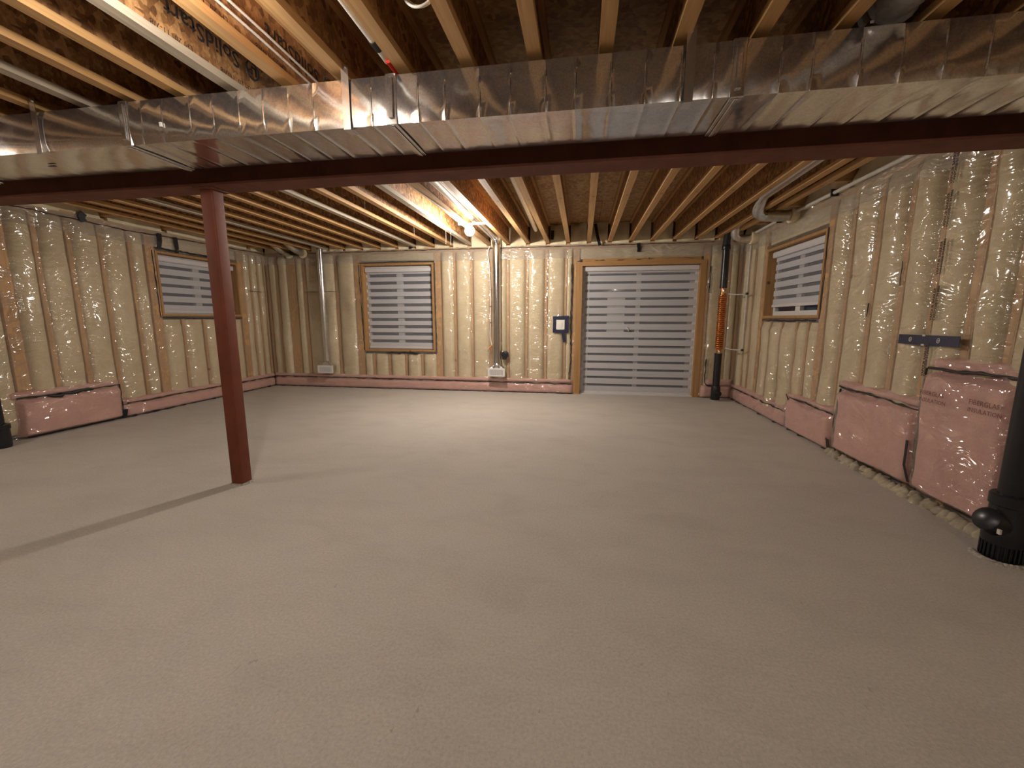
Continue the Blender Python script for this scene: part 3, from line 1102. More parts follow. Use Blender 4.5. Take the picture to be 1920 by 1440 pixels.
hb.tube(bend([mapB(0.725, -0.10, 1.10), mapB(0.725, -0.07, 1.12), mapB(0.755, -0.07, 1.06), mapB(0.755, -0.10, 1.05)], 0.02), 0.010, 8)
hb.build('handle', M['handle'], door, 40)
for nm, (p, q, r, s), mt in (('jamb', (DB[0] - 0.055, DB[0] + 0.045, 0, DB[3]), M['buck']), ('jamb', (DB[1] - 0.035, DB[1] + 0.05, 0, DB[3]), M['buck']),
                             ('head_board', (DB[0] + 0.045, DB[1] - 0.035, DB[3] - 0.06, DB[3] + 0.05), M['buck_h'])):
    MB().box(p, q, -0.15, 0.014, r, s, mapB).build(nm, mt, door)
MB().box(DB[0] + 0.045, DB[1] - 0.035, -0.15, -0.02, 0.0, 0.012, mapB).build('threshold', M['blind_hard'], door)
blind('wide floor-length white striped blind over the patio door', mapB, -0.005, 1.765, 0.012, 2.085, 15, 0.29, 0.03)

# ------------------------------------------------------------------ steel beam and post
bz, bt = 2.136, ZJ - 0.001
y0, y1, yc = 2.585, 2.765, 2.675
prof = [(y0, bz), (y1, bz), (y1, bz + 0.014), (yc + 0.006, bz + 0.022), (yc + 0.006, bt - 0.022), (y1, bt - 0.014), (y1, bt), (y0, bt), (y0, bt - 0.014),
        (yc - 0.006, bt - 0.022), (yc - 0.006, bz + 0.022), (y0, bz + 0.014)]
bmx = MB()
k = len(prof)
X0, X1 = XL - 0.05, XR + 0.05
bmx.add([(X0, p, q) for p, q in prof] + [(X1, p, q) for p, q in prof],
        [(i, (i + 1) % k, k + (i + 1) % k, k + i) for i in range(k)] + [tuple(range(k)), tuple(range(2 * k - 1, k - 1, -1))])
tag(bmx.build('steel_beam', M['beam']), 'long dark red steel I-beam crossing the room under the joists behind the duct', 'beam')

post = empty('steel_post')
post.location = (0, 0, 0)
tag(post, 'square red-brown steel post standing on the concrete floor under the beam', 'post')
cx, cy, hw, rad = -2.56, 2.672, 0.050, 0.014
ring = []
for (sx, sy, a0) in ((1, 1, 0), (-1, 1, 90), (-1, -1, 180), (1, -1, 270)):
    for t in (0, 22.5, 45, 67.5, 90):
        an = math.radians(a0 + t)
        ring.append((cx + sx * (hw - rad) + rad * math.cos(an), cy + sy * (hw - rad) + rad * math.sin(an)))
pm = MB()
k = len(ring)
pm.add([(p, q, 0.012) for p, q in ring] + [(p, q, bz - 0.012) for p, q in ring], [(i, (i + 1) % k, k + (i + 1) % k, k + i) for i in range(k)] + [tuple(range(k)), tuple(range(2 * k - 1, k - 1, -1))])
pm.build('shaft', M['post'], post, 20)
MB().box(cx - 0.075, cx + 0.075, cy - 0.075, cy + 0.075, bz - 0.012, bz, None).build('cap_plate', M['beam'], post)
lm = MB()
for i in range(26):
    an = 2 * math.pi * i / 26
    rr_ = 0.06 if i % 2 else 0.066
    lm.lathe((cx + rr_ * math.cos(an), cy + rr_ * math.sin(an), 0), [(0.014, 0.0), (0.011, 0.006), (0.003, 0.011)], 6)
lm.box(cx - 0.052, cx + 0.052, cy - 0.052, cy + 0.052, 0, 0.012)
lm.build('grout_ring', M['conc_lump'], post, 60)

# ------------------------------------------------------------------ rectangular supply duct
duct = empty('sheet_metal_duct')
tag(duct, 'long rectangular galvanised duct hanging from straps in front of the steel beam', 'duct')
DZ0, DZ1, DY0, DY1 = 2.20, 2.42, 2.10, 2.478
joints = [XL + 0.02, -4.07, -2.507, -0.947, 0.633, 2.12]
beads_by = {2: [-2.396, -2.264, -2.091, -1.949, -1.796, -1.655, -1.509, -1.368, -1.19, -1.055],
            3: [-0.811, -0.677, -0.505, -0.359, -0.193, -0.057, 0.10, 0.25, 0.40, 0.535],
            4: [0.799, 0.921, 1.098, 1.247, 1.40, 1.552, 1.70, 1.85, 2.0]}


def duct_section(xa, xb, bds, shrink, seed):
    ny, nz = 8, 6
    per = [(DY0, DZ0 + (DZ1 - DZ0) * i / nz) for i in range(nz)] + [(DY0 + (DY1 - DY0) * i / ny, DZ1) for i in range(ny)] + \
          [(DY1, DZ1 - (DZ1 - DZ0) * i / nz) for i in range(nz)] + [(DY1 - (DY1 - DY0) * i / ny, DZ0) for i in range(ny)]
    xs = set(np.round(np.arange(xa, xb, 0.03), 4)) | {xa, xb}
    for q in bds:
        xs = {x for x in xs if abs(x - q) > 0.016 or x in (xa, xb)} | {q - 0.0055, q - 0.002, q + 0.002, q + 0.0055}
    xs = sorted(xs)
    vs = []
    cyy, czz = (DY0 + DY1) / 2, (DZ0 + DZ1) / 2
    for x in xs:
        nb = min([abs(x - q) for q in bds] or [9])
        bead_h = 0.0028 if nb < 0.0025 else 0.0
        dist = min([abs(x - q) for q in bds + [xa, xb]])
        for (py, pz) in per:
            oy = 1 - abs((py - cyy) / (DY1 - DY0) * 2) ** 2
            oz = 1 - abs((pz - czz) / (DZ1 - DZ0) * 2) ** 2
            front = abs(py - DY0) < 1e-6 or abs(py - DY1) < 1e-6
            topb = abs(pz - DZ0) < 1e-6 or abs(pz - DZ1) < 1e-6
            corner = front and topb
            wv = float(vnoise(np.array(x * 3.1), np.array((py + pz) * 6.0), seed)) * 0.0016
            e = bead_h + 0.0015 * min(dist / 0.05, 1)
            if front and not corner:
                py = py + (-1 if py < cyy else 1) * (oz * 0.0055 + e + wv - shrink)
            elif topb and not corner:
                pz = pz + (-1 if pz < czz else 1) * (-oy * 0.002 + e * 0.4 + wv * 0.5 - shrink)
            else:
                py += (1 if py < cyy else -1) * shrink
                pz += (1 if pz < czz else -1) * shrink
            vs.append((x, py, pz))
    n = len(per)
    fs = [(i * n + k, i * n + (k + 1) % n, (i + 1) * n + (k + 1) % n, (i + 1) * n + k) for i in range(len(xs) - 1) for k in range(n)]
    fs += [tuple(range(n)), tuple((len(xs) - 1) * n + k for k in range(n - 1, -1, -1))]
    mb = MB()
    mb.add(vs, fs)
    mb.build('duct_section', M['galv'], duct, 28)


for i, (xa, xb) in enumerate(zip(joints[:-1], joints[1:])):
    bds = beads_by.get(i, [xa + 0.2 + 0.15 * j for j in range(int((xb - xa - 0.3) / 0.15))] if i > 1 else [])
    duct_section(xa + 0.002, xb - 0.002, [q for q in bds if xa + 0.05 < q < xb - 0.05], 0.004 if i < 2 else 0.0, 40 + i)
for xj in joints[1:-1]:
    sm = MB()
    g = 0.009
    wv = 0.028
    sm.box(xj - wv, xj + wv, DY0 - g, DY0 - 0.0, DZ0 - 0.006, DZ1 + 0.004)
    sm.box(xj - wv, xj + wv, DY0 - g, DY1 + 0.004, DZ0 - 0.008, DZ0 - 0.0015)
    sm.box(xj - 0.012, xj + 0.012, DY0 - g - 0.010, DY0 - g, DZ0 + 0.022, DZ1 - 0.015)
    sm.box(xj - 0.010, xj + 0.010, DY0, DY1, DZ0 - 0.014, DZ0 - 0.008)
    o = sm.build('slip_joint', M['galv'], duct)
    bv = o.modifiers.new('bevel', 'BEVEL')
    bv.width = 0.003
    bv.segments = 2
for xs_ in (-3.10, -1.182, 0.432, -4.6, 1.9):
    sm = MB()
    sm.box(xs_ - 0.019, xs_ + 0.019, DY0 - 0.0155, DY0 - 0.0135, DZ0 - 0.012, ZJ + 0.03)
    sm.box(xs_ - 0.019, xs_ + 0.019, DY0 - 0.0155, DY0 + 0.05, DZ0 - 0.014, DZ0 - 0.012)
    sm.lathe((xs_, DY0 - 0.022, ZJ + 0.012), [(0.007, 0.0), (0.007, 0.006), (0.004, 0.008)], 8, 'y')
    sm.build('hanger_strap', M['galv_pipe'], duct)
MB().box(-2.275, -2.262, DY0 - 0.017, DY0 - 0.008, 2.275, 2.297).build('white_sticker', M['pvc'], duct)['label'] = 'small white sticker'
MB().box(-3.33, -3.28, 2.27, 2.285, DZ0 - 0.004, DZ0 - 0.001).build('dark_slot', M['dark_box'], duct)


# ------------------------------------------------------------------ round wall ducts with registers
def wall_stack(label, x, zb, ztop, r, run_y=None, run_z=None):
    t = empty('wall_duct')
    tag(t, label, 'duct', 'round ducts on the back wall')
    y = YB - 0.115
    MB().tube([(x, y, zb + 0.13), (x, y, ztop)], r, 28).build('pipe', M['galv_pipe'], t, 40)
    MB().box(x + r * 0.15, x + r * 0.25, y - r - 0.002, y - r + 0.01, zb + 0.15, ztop - 0.02).build('pipe_seam', M['galv_pipe'], t)
    MB().lathe((x, y, zb + 0.155), [(r + 0.002, 0), (r + 0.006, 0.006), (r + 0.002, 0.014), (r + 0.006, 0.022), (r + 0.002, 0.03)], 24).build('crimp_ring', M['galv_pipe'], t, 40)
    # boot: round at top, rectangle at the bottom
    W, D_ = 0.135, 0.06
    seg = 24
    vs = []
    for lev in (0, 1):
        for k in range(seg):
            an = 2 * math.pi * k / seg
            c, s = math.cos(an), math.sin(an)
            if lev == 0:
                vs.append((x + r * c, y + r * s, zb + 0.16))
            else:
                mxy = max(abs(c) , abs(s))
                vs.append((x + W * c / mxy, y + D_ * s / mxy, zb + 0.095))
    fs = [(k, (k + 1) % seg, seg + (k + 1) % seg, seg + k) for k in range(seg)] + [tuple(range(seg)), tuple(range(2 * seg - 1, seg - 1, -1))]
    bm_ = MB()
    bm_.add(vs, fs)
    bm_.build('boot', M['galv_pipe'], t, 25)
    MB().box(x - W, x + W, y - 0.06, y + 0.06, zb - 0.02, zb + 0.095).build('boot_box', M['galv_old'], t)
    reg = MB()
    f0, f1 = y - 0.078, y - 0.06
    for (p, q, a_, b_) in ((x - W - 0.012, x - W + 0.022, zb - 0.035, zb + 0.105), (x + W - 0.022, x + W + 0.012, zb - 0.035, zb + 0.105),
                           (x - W + 0.022, x + W - 0.022, zb - 0.035, zb - 0.012), (x - W + 0.022, x + W - 0.022, zb + 0.075, zb + 0.105)):
        reg.box(p, q, f0, f1, a_, b_)
    ro = reg.build('register_cover', M['register'], t)
    MB().box(x - W + 0.02, x + W - 0.02, f0 + 0.008, f1, zb - 0.014, zb + 0.077).build('register_back', M['register_dark'], ro)
    for k in range(14):
        xx = x - W + 0.032 + k * (2 * W - 0.064) / 13
        MB().box(xx - 0.004, xx + 0.004, f0 + 0.002, f1 - 0.002, zb - 0.012, zb + 0.075).build('register_slat', M['register'], ro)
    return t, y


wall_stack('slim round metal duct with a white register left of the back wall window', -4.56, 0.315, 2.47, 0.052)
t, yy = wall_stack('round metal duct with a white register on the back wall between window and patio door', -1.405, 0.325, 2.42, 0.066)
el = bend([(-1.405, yy, 2.40), (-1.405, yy, 2.525), (-1.405, yy - 0.2, 2.545)], 0.10, 5)
MB().tube(el, 0.068, 24).build('elbow', M['galv_pipe'], t, 20)
MB().tube([(-1.405, yy - 0.19, 2.545), (-1.40, 2.85, 2.56)], 0.066, 24).build('ceiling_run', M['galv_pipe'], t, 40)

# vent elbows at the right wall and left corner
for lab, p, r in (('dull metal vent elbow below the joists above the right wall window', [(1.85, 3.2, 2.56), (1.86, 5.05, 2.55), (1.89, 5.28, 2.405), (2.08, 5.36, 2.395), (2.42, 5.42, 2.42)], 0.062),
                  ('short shiny vent elbow beside the black drain pipe in the back right corner', [(2.06, 5.75, 2.56), (2.06, 6.40, 2.53), (2.07, 6.50, 2.37), (2.20, 6.52, 2.355), (2.40, 6.53, 2.37)], 0.058)):
    t = empty('vent_pipe')
    tag(t, lab, 'vent')
    pts = bend(p, 0.12, 4)
    h = len(pts) // 2 + 3
    MB().tube(pts[:h], r, 20).build('elbow', M['galv_pipe'], t, 18)
    MB().tube(pts[h - 1:], r * 0.97, 20).build('pipe', M['galv_old'], t, 30)
    MB().lathe((XR - 0.07, p[-1][1] - 0.02, p[-1][2]), [(r * 1.5, -0.02), (r * 1.6, 0.0), (r * 1.3, 0.06)], 16, 'x').build('wall_flashing', M['batt'], t, 40)
for lab, x in (('left short silver vent stub in the back left corner under the joists', -5.20), ('right short silver vent stub in the back left corner under the joists', -4.93)):
    t = empty('vent_stub')
    tag(t, lab, 'vent', 'silver vent stubs in the back left corner')
    MB().tube(bend([(x - 0.03, 6.55, 2.53), (x, 6.72, 2.43), (x, 6.93, 2.40)], 0.05), 0.052, 16).build('elbow', M['galv_old'], t, 25)
    MB().lathe((x, 6.935, 2.40), [(0.085, 0.0), (0.075, 0.03)], 14, 'y').build('flashing', M['batt'], t, 40)
tag(MB().box(-5.12, -5.00, 6.86, 6.93, 2.365, 2.46).build('vent_hood', M['dark_box']), 'black box between the two silver vent stubs in the back left corner', 'box')

# ------------------------------------------------------------------ drain pipe with copper coil in the right corner
t = empty('drain_pipe')
tag(t, 'black drain pipe wrapped in a copper coil in the back right corner', 'pipe')
px, py = 2.06, 6.76
MB().tube(bend([(px - 0.02, py - 0.25, 2.60), (px - 0.02, py - 0.08, 2.47), (px - 0.005, py, 2.33), (px, py, 2.2), (px, py, 1.70)], 0.06), 0.050, 20).build('upper_pipe', M['abs'], t, 40)
MB().lathe((px - 0.004, py, 2.25), [(0.056, 0), (0.06, 0.01), (0.06, 0.06), (0.056, 0.07)], 20).build('coupling', M['abs'], t, 40)
MB().tube([(px, py, 0.72), (px, py, 1.73)], 0.036, 18).build('copper_core', M['copper'], t, 40)
coil = []
turns = 27
for i in range(turns * 12 + 1):
    an = 2 * math.pi * i / 12
    coil.append((px + 0.047 * math.cos(an), py + 0.047 * math.sin(an), 0.80 + 0.80 * i / (turns * 12)))
MB().tube(coil, 0.0135, 7).build('copper_coil', M['copper'], t, 60)
for zz in (1.655, 0.745):
    MB().lathe((px, py - 0.03, zz), [(0.018, -0.03), (0.024, 0), (0.018, 0.03)], 12).build('solder_fitting', M['brass'], t, 40)
MB().tube([(px, py, 0.10), (px, py, 0.72)], 0.052, 20).build('lower_pipe', M['abs'], t, 40)
MB().lathe((px, py, 0.70), [(0.054, 0.0), (0.056, 0.03), (0.045, 0.035)], 20).build('clamp', M['abs'], t, 40)
MB().lathe((px, py, 0.0), [(0.062, 0), (0.066, 0.02), (0.066, 0.21), (0.06, 0.23)], 20).build('cleanout_body', M['abs'], t, 40)
MB().lathe((px + 0.015, py - 0.07, 0.12), [(0.045, 0.02), (0.048, 0.0), (0.048, -0.02), (0.02, -0.024), (0.02, -0.036)], 18, 'y').build('cleanout_cap', M['abs'], t, 40)
MB().lathe((px, py, 0.0), [(0.075, 0.0), (0.075, 0.008), (0.068, 0.014)], 20).build('base_ring', M['conc_lump'], t, 40)

t = empty('supply_riser')
tag(t, 'slim white water riser beside the copper coil in the right corner', 'pipe')
rx, ry = 2.300, 6.50
MB().tube([(rx, ry, 0.80), (rx, ry, 2.26)], 0.013, 12).build('riser', M['pvc_grey'], t, 40)
for zz in (1.60, 0.80):
    MB().tube(bend([(px + 0.068, py - 0.01, zz + 0.02), (2.2, 6.66, zz), (rx, ry, zz)], 0.03), 0.009, 10).build('branch', M['pvc_grey'], t, 40)
    MB().lathe((rx, ry, zz - 0.012), [(0.016, 0), (0.019, 0.006), (0.019, 0.026), (0.015, 0.032)], 12).build('elbow_fitting', M['dark_box'], t, 40)

# near right drain
t = empty('drain_pipe')
tag(t, 'black drain pipe with bulging cleanout at the right edge by the pink insulation', 'pipe')
px, py = 2.225, 2.44
MB().tube([(px, py, 0.30), (px, py, ZJ + 0.15)], 0.056, 26).build('pipe', M['abs'], t, 40)
MB().lathe((px, py, 0.0), [(0.083, 0.085), (0.086, 0.10), (0.088, 0.16), (0.08, 0.19), (0.074, 0.29), (0.082, 0.295), (0.082, 0.345), (0.076, 0.352), (0.058, 0.353)], 28).build('cleanout_body', M['abs'], t, 40)
cl = MB()
dirv = Vector((-0.80, -0.15, 0.42)).normalized()
c0 = Vector((px, py, 0.16))
cl.tube([c0, c0 + dirv * 0.10, c0 + dirv * 0.135, c0 + dirv * 0.15], [0.066, 0.064, 0.060, 0.030], 22)
cl.build('cleanout_cap', M['abs'], t, 40)
MB().box(px - 0.115, px - 0.105, py - 0.10, py - 0.085, 0.17, 0.195).build('white_label', M['pvc'], t)
rb = MB()
rb.lathe((px, py, 0.0), [(0.075, 0.0), (0.075, 0.09)], 28)
for k in range(26):
    an = 2 * math.pi * k / 26
    ca, sa = math.cos(an), math.sin(an)
    rb.tube([(px + 0.080 * ca, py + 0.080 * sa, 0.004), (px + 0.080 * ca, py + 0.080 * sa, 0.088)], 0.005, 6)
rb.build('ribbed_base', M['abs'], t, 30)
gm = MB()
rr = random.Random(3)
for k in range(14):
    an = 2.6 + k * 0.2
    gm.lathe((px + 0.105 * math.cos(an), py + 0.105 * math.sin(an), 0), [(0.024 * rr.uniform(0.5, 1.1), 0), (0.014, 0.008), (0.003, 0.013)], 7)
gm.build('grout_ring', M['conc_lump'], t, 60)

# left edge drain
t = empty('drain_pipe')
tag(t, 'black drain pipe cut off by the left edge beside the tall pink block', 'pipe')
px, py = -5.60, 3.06
MB().tube([(px, py, 0.2), (px, py, ZJ + 0.15)], 0.054, 22).build('pipe', M['abs'], t, 40)
MB().lathe((px, py, 0.0), [(0.075, 0), (0.08, 0.03), (0.08, 0.18), (0.088, 0.185), (0.088, 0.23), (0.057, 0.24)], 22).build('cleanout_body', M['abs'], t, 40)

# ------------------------------------------------------------------ white pipes and cables
tag(MB().tube([(-0.665, 3.0, 2.56), (-0.665, 4.0, 2.545), (-0.70, 6.30, 2.535)], 0.030, 16).build('pvc_pipe', M['pvc'], None, 40), 'white plastic pipe lying in a far joist bay behind the beam', 'pipe')
t = empty('wall_conduit')
tag(t, 'long pale pipe along the top of the right wall', 'pipe')
cpts = [(2.335, 6.75, 2.425), (2.33, 5.6, 2.44), (2.325, 4.4, 2.43), (2.32, 3.2, 2.425), (2.32, 2.0, 2.42)]
MB().tube(cpts, 0.017, 12).build('pipe', M['pvc_grey'], t, 40)
for yy in (5.75, 4.62):
    MB().box(2.30, 2.372, yy - 0.008, yy + 0.008, 2.40, 2.465).build('clip', M['dark_box'], t)
for i, (zz0, lab) in enumerate(((2.556, 'lower white cable stapled along the printed joist web'), (2.60, 'upper white cable stapled along the printed joist web'))):
    xw = joist_x[12] + 0.013
    tag(MB().tube([(xw, YF + 0.1, zz0), (xw, 1.3, zz0 + 0.01), (xw + 0.002, 2.0, zz0 + 0.004), (xw, 2.6, zz0 - 0.012), (xw, 3.6, zz0 - 0.01)], 0.0065, 8).build('cable', M['cable'], None, 60), lab, 'cable', 'white cables on the joist web')
t = empty('service_pipe')
tag(t, 'white pipe with a red sleeve beside a near joist above the duct', 'pipe')
MB().tube([(-0.955, -0.5, 2.50), (-0.965, 1.2, 2.50), (-0.97, 1.995, 2.50)], 0.017, 12).build('pipe', M['pvc'], t, 40)
MB().tube([(-0.97, 1.965, 2.50), (-0.97, 2.03, 2.50)], 0.021, 12).build('coupling', M['dark_box'], t, 40)
MB().tube([(-0.97, 2.03, 2.50), (-0.972, 2.125, 2.50)], 0.018, 12).build('pipe_end', M['pvc'], t, 40)
MB().tube([(-0.955, 2.095, 2.492), (-0.955, 2.36, 2.492)], 0.021, 12).build('red_sleeve', M['red'], t, 40)
lp = [(-0.665 + 0.07 * math.cos(a), 1.77 + 0.015 * math.sin(a), 2.545 + 0.085 * math.sin(a)) for a in np.linspace(2.6, 6.6, 22)]
lp2 = [(p[0] + 0.006, p[1] + 0.012, p[2] + 0.008) for p in lp]
t = empty('cable_loop')
tag(t, 'white cable loop hanging down between two near joists at the top edge', 'cable')
MB().tube([(-0.66, 1.2, 2.70)] + lp + [(-0.59, 1.6, 2.70)], 0.0055, 8).build('strand', M['cable'], t, 60)
MB().tube([(-0.65, 1.2, 2.70)] + lp2 + [(-0.58, 1.6, 2.70)], 0.0055, 8).build('strand', M['cable'], t, 60)
t = empty('wall_cable')
tag(t, 'white cable running down the back wall beside the round duct to loose ends', 'cable')
cb = [(-1.52, YB - 0.07, 2.43), (-1.56, YB - 0.10, 2.34), (-1.535, YB - 0.085, 2.15), (-1.515, YB - 0.06, 1.6), (-1.52, YB - 0.06, 1.2), (-1.535, YB - 0.065, 0.95), (-1.50, YB - 0.07, 0.80)]
MB().tube(bend(cb, 0.08), 0.0075, 8).build('jacket', M['cable'], t, 60)
for q in ((-1.56, YB - 0.12, 0.75), (-1.57, YB - 0.11, 0.70), (-1.52, YB - 0.12, 0.70)):
    MB().tube([(-1.50, YB - 0.075, 0.81), q], 0.005, 6).build('copper_end', M['copper'], t, 60)
for zz in (1.72, 1.45, 1.18):
    MB().box(-1.535, -1.505, YB - 0.072, YB - 0.050, zz, zz + 0.012).build('staple', M['dark_box'], t)
tag(MB().tube(bend([(-1.62, 2.9, 2.47), (-1.60, 3.6, 2.46), (-1.52, 4.6, 2.43), (-1.47, 5.2, 2.44), (-1.46, 5.33, 2.455)], 0.2), 0.007, 8).build('lamp_cable', M['cable'], None, 60),
    'white cable sagging under the joists to the glowing bulb', 'cable')

# ------------------------------------------------------------------ bare bulbs
def bulb(label, x, y, z, key, r, xa, xb):
    t = empty('bare_bulb')
    tag(t, label, 'lamp')
    MB().box(xa, xb, y - 0.02, y + 0.02, ZJ - 0.022, ZJ - 0.002).build('mounting_bar', M['pvc'], t)
    MB().lathe((x, y, z), [(0.022, r * 0.9), (0.024, r + 0.01), (0.034, ZJ - 0.03 - z), (0.045, ZJ - 0.025 - z), (0.045, ZJ - 0.022 - z)], 18).build('lamp_holder', M['pvc'], t, 40)
    g = MB()
    pr = [(r * math.sin(a), -r * math.cos(a)) for a in np.linspace(0.05, math.pi - 0.35, 12)]
    g.lathe((x, y, z), pr, 20)
    g.build('bulb_glass', m_bulb(key), t, 60)


bulb('glowing bare bulb hanging under the far joists', -1.44, 5.36, 2.355, 'far', 0.062, -1.585, -1.185)
bulb('bare bulb above and left of the camera, out of the frame', -1.42, 1.20, 2.37, 'near', 0.05, -1.585, -1.185)
bulb('bare bulb near the left wall, out of the frame', -4.95, 1.35, 2.37, 'side', 0.05, -5.16, -4.76)
bulb('added fill bulb behind the camera, unseen, brightening the right side', 1.20, -2.25, 2.37, 'rear_fill', 0.05, 1.015, 1.415)  # added lamp, lifts the dim right side of the room

# ------------------------------------------------------------------ switch, tapes, small bits on walls
def strip(mp, depth, pts, w, name, mat, label, cat, group=None, off=0.012, par=None, w2=None):
    """flat tape along a polyline of (s, z); follows the film"""
    vs, fs = [], []
    n = len(pts)
    for i, (s, z) in enumerate(pts):
        a, b = pts[max(i - 1, 0)], pts[min(i + 1, n - 1)]
        t = Vector((b[0] - a[0], b[1] - a[1])).normalized()
        nx, nz = -t.y * w / 2, t.x * w / 2
        d = max(depth(s, min(z, 2.41)), depth(s + nx, min(z, 2.41)), depth(s - nx, min(z, 2.41))) + off
        for dd in (d, d + 0.0025):
            vs.append(mp(s + nx, dd, z + nz))
            vs.append(mp(s - nx, dd, z - nz))
    for i in range(n - 1):
        a, b = i * 4, i * 4 + 4
        fs += [(a, a + 1, b + 1, b), (a + 2, b + 2, b + 3, a + 3), (a, b, b + 2, a + 2), (a + 1, a + 3, b + 3, b + 1)]
    fs += [(0, 2, 3, 1), ((n - 1) * 4, (n - 1) * 4 + 1, (n - 1) * 4 + 3, (n - 1) * 4 + 2)]
    mb = MB()
    mb.add(vs, fs)
    o = mb.build(name, mat, par)
    if label:
        tag(o, label, cat, group)
    return o


G = 'black tape strips'
tp = empty('tape_strip')
tag(tp, 'long horizontal black tape strip with two round marks on the right wall', 'tape', G)
strip(mapR, lambda s, z: 0.045, [(3.53, 1.105), (3.35, 1.105), (3.20, 1.107), (3.02, 1.108)], 0.068, 'tape', M['blue_tape'], None, None, par=tp)
for yy in (3.415, 3.175):
    rg = MB()
    rg.tube([mapR(yy + 0.011 * math.cos(a), 0.061, 1.107 + 0.015 * math.sin(a)) for a in np.linspace(0, 2 * math.pi, 13)], 0.0028, 5, False)
    rg.box(yy - 0.006, yy + 0.006, 0.059, 0.061, 1.104, 1.110, mapR)
    rg.build('printed_mark', M['pvc_grey'], tp)
for zz in (1.14, 1.075):
    MB().box(3.29, 3.315, 0.058, 0.0605, zz - 0.008, zz + 0.004, mapR).build('torn_patch', M['pvc_grey'], tp)
strip(mapB, dB, [(0.835, 2.415), (0.848, 2.33), (0.845, 2.28)], 0.052, 'tape_strip', M['black_tape'], 'black tape strip hanging over the wood header above the patio door blind', 'tape', G)
strip(mapB, lambda s, z: 0.03, [(-2.905, 2.47), (-2.895, 2.43)], 0.07, 'tape_strip', M['black_tape'], 'small black tape patch above the back wall window', 'tape', G)
strip(mapB, lambda s, z: 0.06, [(0.165, 2.72), (0.20, 2.55), (0.245, 2.39)], 0.045, 'tape_strip', M['black_tape'], 'slanting black tape strip between the joist ends above the patio door', 'tape', G)
strip(mapB, lambda s, z: 0.06, [(-0.50, 2.64), (-0.505, 2.50)], 0.05, 'tape_strip', M['black_tape'], 'short black tape strip by the joist ends left of the patio door', 'tape', G)
strip(mapL, dL, [(4.17, 2.46), (4.14, 2.41), (4.16, 2.36)], 0.07, 'tape_strip', M['black_tape'], 'black tape patch high on the left wall nearest the camera', 'tape', G)
strip(mapL, dL, [(5.035, 2.40), (5.03, 2.30), (5.02, 2.19)], 0.06, 'tape_strip', M['black_tape'], 'left one of two black tape strips above the left wall window', 'tape', G)
strip(mapL, dL, [(5.255, 2.39), (5.265, 2.28), (5.29, 2.18)], 0.06, 'tape_strip', M['black_tape'], 'right one of two black tape strips above the left wall window', 'tape', G)
strip(mapR, dR, [(4.225, 0.14), (4.235, 0.02)], 0.05, 'tape_strip', M['black_tape'], 'short black tape patch at the floor between two pink panels of the right wall', 'tape', G)
strip(mapR, dR, [(3.275, 0.40), (3.265, 0.22), (3.25, 0.10)], 0.022, 'tape_strip', M['black_tape'], 'thin vertical black tape between the two tallest pink panels', 'tape', G)
strip(mapL, dL, [(4.285, 0.12), (4.275, 0.03)], 0.05, 'tape_strip', M['black_tape'], 'black tape patch at the floor end of the pink block on the left wall', 'tape', G)

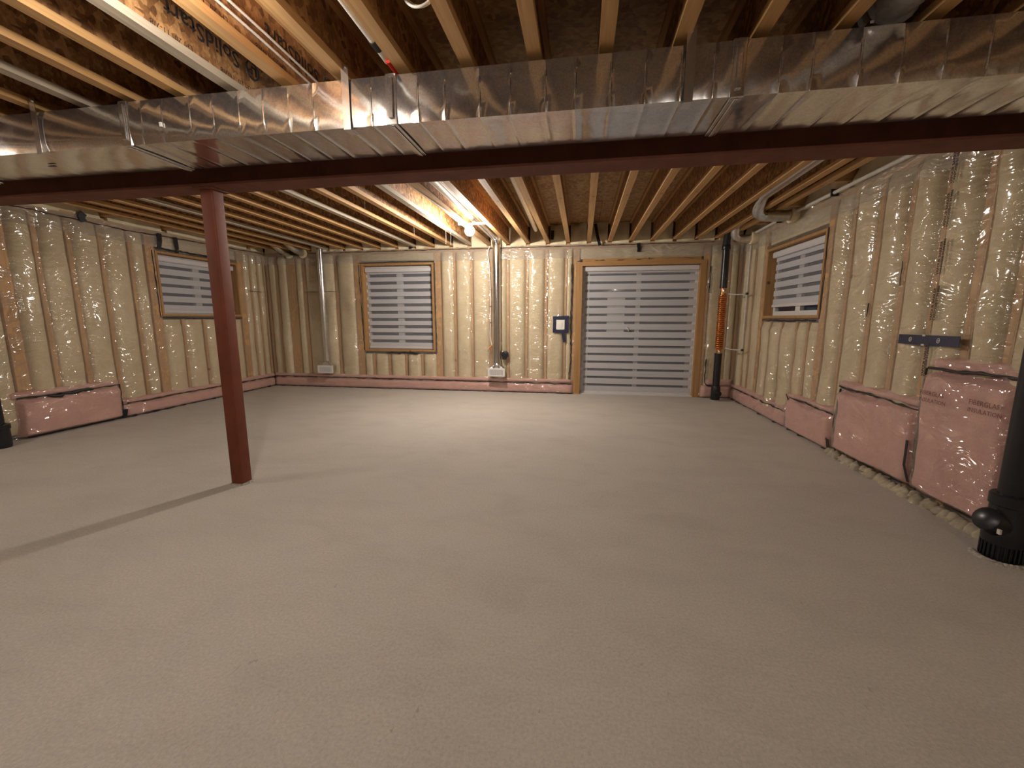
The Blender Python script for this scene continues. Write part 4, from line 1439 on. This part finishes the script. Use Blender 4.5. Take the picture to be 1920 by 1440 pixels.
sw = empty('light_switch')
tag(sw, 'white light switch plate framed in dark blue tape left of the patio door', 'switch')
dd = lambda s, z: 0.035
for k, pts in enumerate(([(-0.475, 1.265), (-0.21, 1.275)], [(-0.47, 1.05), (-0.225, 1.045)], [(-0.445, 1.29), (-0.45, 1.03)], [(-0.25, 1.29), (-0.245, 1.02)], [(-0.305, 1.06), (-0.295, 0.95), (-0.275, 0.87)])):
    strip(mapB, dd, pts, 0.052, 'blue_tape', M['blue_tape'], None, None, off=0.012 + 0.0016 * k, par=sw)
po = MB().box(-0.418, -0.28, 0.040, 0.056, 1.075, 1.235, mapB).build('plate', M['switch_white'], sw)
bv = po.modifiers.new('bevel', 'BEVEL')
bv.width = 0.006
bv.segments = 2
MB().box(-0.375, -0.323, 0.056, 0.062, 1.115, 1.195, mapB).build('rocker', M['switch_white'], sw)
ob = empty('outlet_box')
tag(ob, 'small black outlet box cover on the back wall right of the round duct', 'outlet')
MB().lathe((-1.275, YB - 0.075, 0.655), [(0.055, 0.06), (0.062, 0.0), (0.058, -0.02), (0.03, -0.03)], 10, 'y').build('cover', M['black_tape'], ob, 50)
MB().box(-1.32, -1.25, YB - 0.09, YB - 0.03, 0.57, 0.63).build('tape_flap', M['black_tape'], ob)

# crinkled foil duct over the top right of the supply duct
t = empty('foil_duct')
tag(t, 'crinkled silver foil duct between joists above the right end of the duct', 'duct')
pts = [(1.235, -1.0, 2.58), (1.235, 1.9, 2.57), (1.235, 2.27, 2.55), (1.235, 2.32, 2.50)]
dense, rad_ = [], []
rr = random.Random(8)
for a_, b_ in zip(pts[:-1], pts[1:]):
    n = max(2, int((Vector(b_) - Vector(a_)).length / 0.03))
    for k in range(n):
        dense.append(Vector(a_).lerp(Vector(b_), k / n) + Vector((rr.uniform(-.004, .004), 0, rr.uniform(-.004, .004))))
        rad_.append(0.092 + (0.006 if len(rad_) % 2 else -0.004) + rr.uniform(-0.004, 0.004))
MB().tube(dense, rad_, 18).build('foil_sleeve', M['foil'], t, 20)
MB().box(1.15, 1.165, 2.16, 2.26, 2.465, 2.475).build('foil_tab', M['galv_pipe'], t)
# strings hanging from far joists
for i, (x, y, z0, z1) in enumerate(((-2.23, 4.18, 2.50, 2.27), (-2.22, 5.44, 2.46, 2.30), (-1.87, 5.70, 2.46, 2.26), (-1.80, 5.70, 2.46, 2.25))):
    tag(MB().tube([(x, y, z1), (x + 0.004, y, (z0 + z1) / 2), (x, y, z0)], 0.0013, 5).build('hanging_string', M['flange_grey']),
        ['thin string hanging from a far joist nearest the beam', 'thin looped string hanging from a joist in the middle of the far joists',
         'left one of two thin strings hanging close to the back wall', 'right one of two thin strings hanging close to the back wall'][i], 'string', 'thin strings under the joists')
